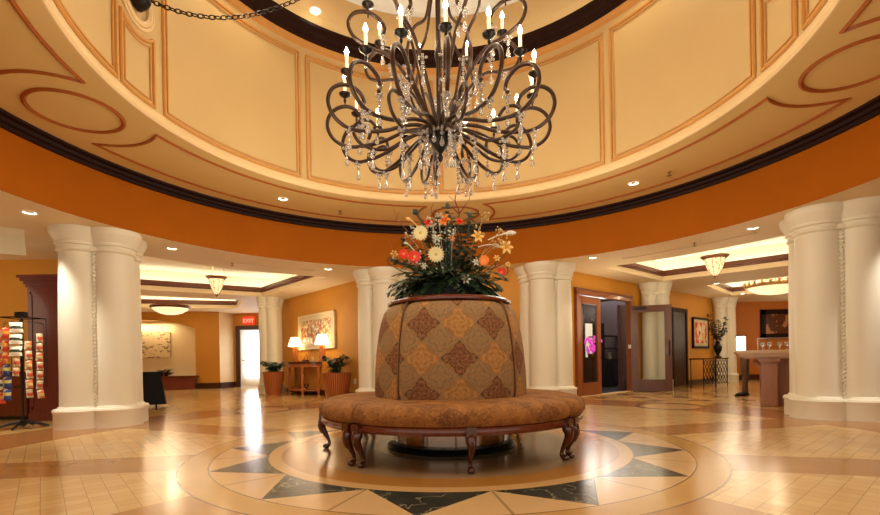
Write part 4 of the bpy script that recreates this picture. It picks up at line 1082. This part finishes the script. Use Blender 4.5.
# shop interior behind the doors
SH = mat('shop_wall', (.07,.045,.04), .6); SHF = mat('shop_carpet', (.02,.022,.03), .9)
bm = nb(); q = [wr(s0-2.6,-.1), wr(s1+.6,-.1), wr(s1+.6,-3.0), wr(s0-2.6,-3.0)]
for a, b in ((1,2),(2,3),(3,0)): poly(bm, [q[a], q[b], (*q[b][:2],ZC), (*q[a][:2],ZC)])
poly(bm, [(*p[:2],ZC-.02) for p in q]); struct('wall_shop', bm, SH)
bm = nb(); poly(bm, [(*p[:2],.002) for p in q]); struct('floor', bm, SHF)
RWz = rotz(WR)
pp = thing('shop_display_case', 'dark display case seen through the open doorway', 'display case', wrb(611,-1.6), RWz)
bm = nb(); bbox(bm, -.75,.75,-.22,.22,0,.85,.01); obj('cabinet_base', bm, mat('slate_cabinet', (.02,.025,.035), .35), pp)
bm = nb()
for z in (.85, 1.2, 1.6): bbox(bm, -.75,.75,-.2,.2,z,z+.025,.004)
for x in (-.74,.72): bbox(bm, x,x+.03,-.2,.2,.85,2.0,.004)
obj('shelf_frame', bm, BLACK, pp)
bm = nb(); bbox(bm, -.3,.3,.225,.235,.15,.75,.003); obj('panel', bm, mat('slate_panel', (.035,.04,.05), .3), pp)
vz = thing('glass_vase', 'small glass vase on the dark display case', 'vase', wrb(609.5,-1.55,.876), RWz)
bm = nb(); lathe(bm, [(0,0),(.05,0),(.07,.06),(.04,.15),(.06,.22),(.055,.22),(.035,.15),(.06,.06),(0,.01)], 16); obj('body', bm, mat('pale_ceramic', (.55,.5,.42), .3), vz)
sg = thing('lit_shop_display', 'pale lit shelf display seen through the left door glass', 'display', wrb(593,-2.5), RWz)
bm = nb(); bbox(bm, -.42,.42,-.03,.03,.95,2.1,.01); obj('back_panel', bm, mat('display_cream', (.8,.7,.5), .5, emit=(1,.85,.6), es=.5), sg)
bm = nb(); bbox(bm, -.34,.34,-.05,.25,.9,.95,.01); bbox(bm, -.34,.34,-.05,.2,1.62,1.66,.01); bbox(bm,-.34,.34,-.05,.2,0,.9,.01); obj('shelving', bm, SH, sg)
pf = thing('pink_flower_display', 'bright magenta flower display behind the left door glass', 'flowers', wrb(593,-1.4), RWz)
bm = nb(); lathe(bm, [(0,0),(.2,0),(.18,.03),(.03,.05),(.03,.85),(.14,.92),(.16,1.05),(0,1.05)], 16); obj('stand', bm, BLACKI, pf)
bm = nb(); q_ = random.Random(8)
for i in range(45):
    sphere(bm, (q_.uniform(-.26,.26), q_.uniform(-.15,.15), 1.05+q_.random()*.5), .035, 6, 4, (1,1,1.7))
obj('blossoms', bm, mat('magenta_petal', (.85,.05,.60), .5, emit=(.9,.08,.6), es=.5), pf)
lamp('POINT', wrb(593,-1.2,2.4), 34, (1,.9,.8), .4); lamp('AREA', wrb(615,-1.6,2.85), 26, (.95,.92,1), 1.8)
ip = thing('wood_pilaster', 'dark purple-brown wooden panel just inside the doorway, left of the open leaf', 'panel', wrb(623,-.42), RWz)
bm = nb(); bbox(bm, -.22,.22,-.04,.04,0,2.4,.01); obj('panel_board', bm, mat('plum_wood', (.13,.06,.055), .25, coat=.4), ip)
bm = nb(); bbox(bm, -.24,.24,-.05,.05,0,.16,.01); obj('panel_base', bm, mat('plum_wood'), ip)
# far dark door
def ssx(px_ratio):   # along-wall coordinate of a bearing
    o, dd = WR @ Vector((0,0,0)), (WR @ Vector((1,0,0)))-(WR @ Vector((0,0,0)))
    return (px_ratio*o.y-o.x)/(dd.x-px_ratio*dd.y)
a, b = ssx((686-434)/461.6+.001), ssx((671-434)/461.6)
d3 = bpy.data.objects.new('door_3', None); COL.objects.link(d3); d3['kind'] = 'structure'; d3.matrix_world = WR
bm = nb(); bbox(bm, a, a+.12, .0, .06, 0, 2.42, .01); bbox(bm, b-.12, b, .0, .06, 0, 2.42, .01); bbox(bm, a, b, .0, .065, 2.32, 2.44, .01); obj('door_frame', bm, DARK, d3)
bm = nb(); bbox(bm, a+.12, b-.12, .005, .035, .01, 2.32, .005); o = obj('door_leaf', bm, mat('espresso_door', (.03,.012,.008), .35), d3)
bm = nb(); tube(bm, [(a+.2,.04,1.0),(a+.2,.09,1.0),(a+.3,.09,1.0)], .012, 6); obj('lever_handle', bm, CHROME, o)
# red picture
a, b = ssx((707.5-434)/461.6), ssx((692-434)/461.6); w = b-a
pr = thing('red_framed_picture', 'dark-framed picture of red shapes on the ochre wall above the iron console', 'picture', wr((a+b)/2,.035,1.19), RWz)
bm = nb(); ph = 1.03
for x0,x1,z0,z1 in ((-w/2,w/2,0,.07),(-w/2,w/2,ph-.07,ph),(-w/2,-w/2+.07,0,ph),(w/2-.07,w/2,0,ph)): bbox(bm, x0,x1,-.03,.03,z0,z1,.006)
obj('frame', bm, DARK, pr)
bm = nb(); box(bm, -w/2+.06,w/2-.06,-.01,.01,.06,ph-.06); obj('mat', bm, MATB, pr)
def redfn():
    x, y, z = sep(coord('Object')); n = noise(3.5, 2, comb(x*1.4, 3., z)); k = noise(4, 2, comb(x, 9., z))
    c = mixc(n > .5, (.75,.62,.38), (.70,.04,.02)); return mixc(k > .6, c, (.65,.30,.04)), None, None
bm = nb(); box(bm, -w/2+.16,w/2-.16,-.014,.014,.17,ph-.17); obj('artwork', bm, mat('red_art', rough=.2, fn=redfn), pr)
# iron console
a, b = ssx((728-434)/461.6), ssx((694-434)/461.6); 
ic = thing('iron_console', 'black scrolled iron console table against the far ochre wall', 'console table', wrb(709.5,.85), RWz)
w = 1.0; ZT = .86
bm = nb(); bbox(bm, -w,w,-.2,.2,ZT-.04,ZT,.008); obj('table_top', bm, DCHERRY, ic)
for x in (-w+.05, 0, w-.05):
    for y in (-.17,.17): bm = nb(); tube(bm, [(x,y,0),(x,y,ZT-.04)], .013, 6); obj('leg', bm, BLACKI, ic)
for k in range(8):
    bm = nb(); x = -w+.1+(2*w-.2)*(k+.5)/8; r = (2*w-.2)/16
    tube(bm, catm([(x-r,.17,.10),(x+r*.8,.17,.28),(x-r*.8,.17,.50),(x+r,.17,.72),(x-r*.3,.17,.80)], 6), .010, 5)
    tube(bm, catm([(x+r,.17,.10),(x-r*.8,.17,.28),(x+r*.8,.17,.50),(x-r,.17,.72),(x+r*.3,.17,.80)], 6), .010, 5); obj('scrollwork', bm, BLACKI, ic)
bm = nb(); tube(bm, [(-w+.05,.17,.09),(w-.05,.17,.09)], .012, 5); obj('stretcher', bm, BLACKI, ic)
fv = thing('tall_vase_of_branches', 'dark urn with leafy branches on the iron console', 'vase', wrb(718,.85,ZT+.001), RWz)
bm = nb(); lathe(bm, [(0,0),(.10,0),(.11,.03),(.05,.07),(.045,.12),(.10,.22),(.12,.34),(.08,.42),(.06,.46),(.09,.50),(0,.49)], 20); obj('urn', bm, BLACKI, fv)
q_ = random.Random(11)
for k in range(12):
    bm = nb(); an = 2*pi*k/12; ln = q_.uniform(.35,.85); pts = catm([(0,0,.45),(.12*cos(an),.12*sin(an),.5+ln*.4),(.30*cos(an),.25*sin(an),.5+ln)], 5); tube(bm, pts, .006, 4)
    for i in range(3, len(pts)):
        for s in range(4): b2 = q_.uniform(0,2*pi); leafblade(bm, pts[i], Vector((cos(b2),sin(b2),q_.uniform(-.2,.6))), q_.uniform(.08,.16), .028, .5)
    obj('branch', bm, mat('dusky_leaf', (.05,.035,.02), .6, var=.6, vs=8), fv)
# reception counter
rc = thing('reception_counter', 'wooden counter with thick pale overhanging top partly behind the right column', 'counter', (6.0, 8.25, 0), R(-30))
PINKW = mat('pink_wood', rough=.3, coat=.3, fn=woodfn((.28,.11,.06), (.42,.19,.11)))
CTOP = mat('counter_stone', (.62,.42,.27), .25, var=.12, vs=6)
bm = nb(); bbox(bm, .0,2.0,.16,.70,0,.86,.01); obj('body', bm, PINKW, rc)
bm = nb(); bbox(bm, -.14,.10,-.12,.16,0,.80,.012); obj('post', bm, PINKW, rc)
bm = nb(); tube(bm, catm([(-.13,-.02,.66),(-.15,-.02,.72),(-.20,-.02,.77),(-.26,-.02,.81)], 5), lambda t: .045-.01*t, 8); bbox(bm, -.18,.14,-.16,.2,.78,.86,.01); obj('bracket', bm, PINKW, rc)
bm = nb(); bbox(bm, -.47,2.0,-.22,.75,.88,.935,.015); bbox(bm, -.50,2.0,-.26,.78,.93,1.0,.018); bbox(bm, -.40,2.0,-.15,.7,.85,.885,.008); obj('counter_top', bm, CTOP, rc)
lb = thing('glowing_lamp_box', 'bright white glowing box lamp at the left end of the counter', 'lamp', (5.63, 8.46, 1.0), R(-33))
bm = nb(); bbox(bm, -.07,.07,-.07,.07,.0,.26,.008); obj('glass_shade', bm, mat('white_glow', (1,1,1), .4, emit=(1,.93,.8), es=3.2), lb)
bm = nb(); bbox(bm, -.08,.08,-.08,.08,.26,.28,.005); obj('cap', bm, DARK, lb)
gc = thing('glass_display_case', 'glass display case with glinting glassware on the counter', 'display case', (6.45, 8.35, 1.0), R(-30))
bm = nb()
for x in (-.5,.0,.5): box(bm, x-.008,x+.008,-.2,-.184,0,.22)
box(bm, -.5,.5,-.2,-.184,.21,.225); box(bm, -.5,.5,.184,.2,.21,.225); obj('case_frame', bm, CHROME, gc)
bm = nb(); box(bm, -.49,.49,-.194,-.190,.0,.21); obj('glass_pane', bm, GLASS, gc)
for k in range(7):
    bm = nb(); lathe(bm, [(0,0),(.035,0),(.006,.01),(.006,.06),(.035,.09),(.032,.15)], 12); tag(obj('wine_glass', bm, CRYS, None, (6.10+.11*k, 8.56-.064*k+.04*(k % 2), 1.001)), 'clear stem glass on the counter, number %s from its left end' % ['one','two','three','four','five','six','seven'][k], 'glass', 'stem glasses on the counter')
# mirror/picture on the far wall
mp = thing('dark_framed_picture', 'dark framed landscape picture on the far orange wall above the counter', 'picture', (13.75, 17.56, 1.55))
bm = nb(); w, h = 1.3, 1.1
for x0,x1,z0,z1 in ((-w,w,0,.18),(-w,w,h-.18,h),(-w,-w+.18,0,h),(w-.18,w,0,h)): bbox(bm, x0,x1,-.04,.03,z0,z1,.01)
obj('frame', bm, DARK, mp)
bm = nb(); box(bm, -w+.15,w-.15,-.01,.01,.15,h-.15); obj('artwork', bm, mat('dim_art', rough=.2, fn=lambda: (mixc(noise(2.5,3,coord('Object')) > .55, (.10,.035,.015), (.38,.15,.06)), None, None)), mp)
# person passing behind the counter end: only the leg shows
pe = thing('person', 'person in brown trousers and dark shoes stepping past behind the counter end', 'person', (6.92, 10.35, 0))
bm = nb(); tube(bm, catm([(.03,0,.09),(.03,0,.2),(.05,0,.45),(.03,.0,.62),(.05,.02,.88)], 5), lambda t: .045+.035*t, 10); tube(bm, catm([(.22,.25,.10),(.20,.23,.3),(.16,.15,.5),(.10,.08,.70),(.07,.03,.88)], 5), lambda t: .05+.04*t, 10)
obj('trousers', bm, mat('brown_trouser', (.10,.05,.025), .8), pe)
for x, y in ((0,0),(.22,.25)):
    bm = nb(); bbox(bm, -.20,.06,-.045,.045,0,.035,.012, Matrix.Translation((x+.02,y,0))); sphere(bm, (x-.10,y,.035), .05, 10, 7, (1.7,.9,.8)); sphere(bm, (x+.01,y,.06), .055, 10, 7, (1.1,.85,1)); obj('shoe', bm, BLACK, pe)

# ------------------------------------------------------------- lighting
wd = bpy.data.worlds.new('world'); sc.world = wd; wd.use_nodes = True
wd.node_tree.nodes['Background'].inputs[0].default_value = (1,.90,.76,1); wd.node_tree.nodes['Background'].inputs[1].default_value = .95
# soft fill points added to brighten the lounges, no fixtures behind them
for x, y, e in ((-6.3,11.2,28),(-9.3,15.3,26),(-3.2,12.3,34),(6.5,9.9,34),(9.5,14.0,44),(13.2,15.6,45),(4.3,10.6,40),(-8.3,7.0,40)):
    lamp('POINT', (x, y, 1.9), e*.75, (1,.84,.6), .85)
cam = bpy.data.cameras.new('camera'); co = bpy.data.objects.new('camera', cam); COL.objects.link(co)
cam.sensor_width = 36; cam.lens = 36*461.6/880; cam.shift_x = 6/880; cam.shift_y = (361.4-257.5)/880; cam.clip_start = .02
co.location = (0,0,.9); co.rotation_euler = (R(90), .0171, 0); sc.camera = co
vs = sc.view_settings; vs.view_transform = 'Standard'; vs.look = 'None'; vs.gamma = 1; vs.use_curve_mapping = False; vs.exposure = .43
sc.cycles.max_bounces = 7; sc.cycles.diffuse_bounces = 4; sc.cycles.glossy_bounces = 3; sc.cycles.transmission_bounces = 5; sc.cycles.caustics_reflective = False; sc.cycles.caustics_refractive = False
sc.cycles.sample_clamp_indirect = 6
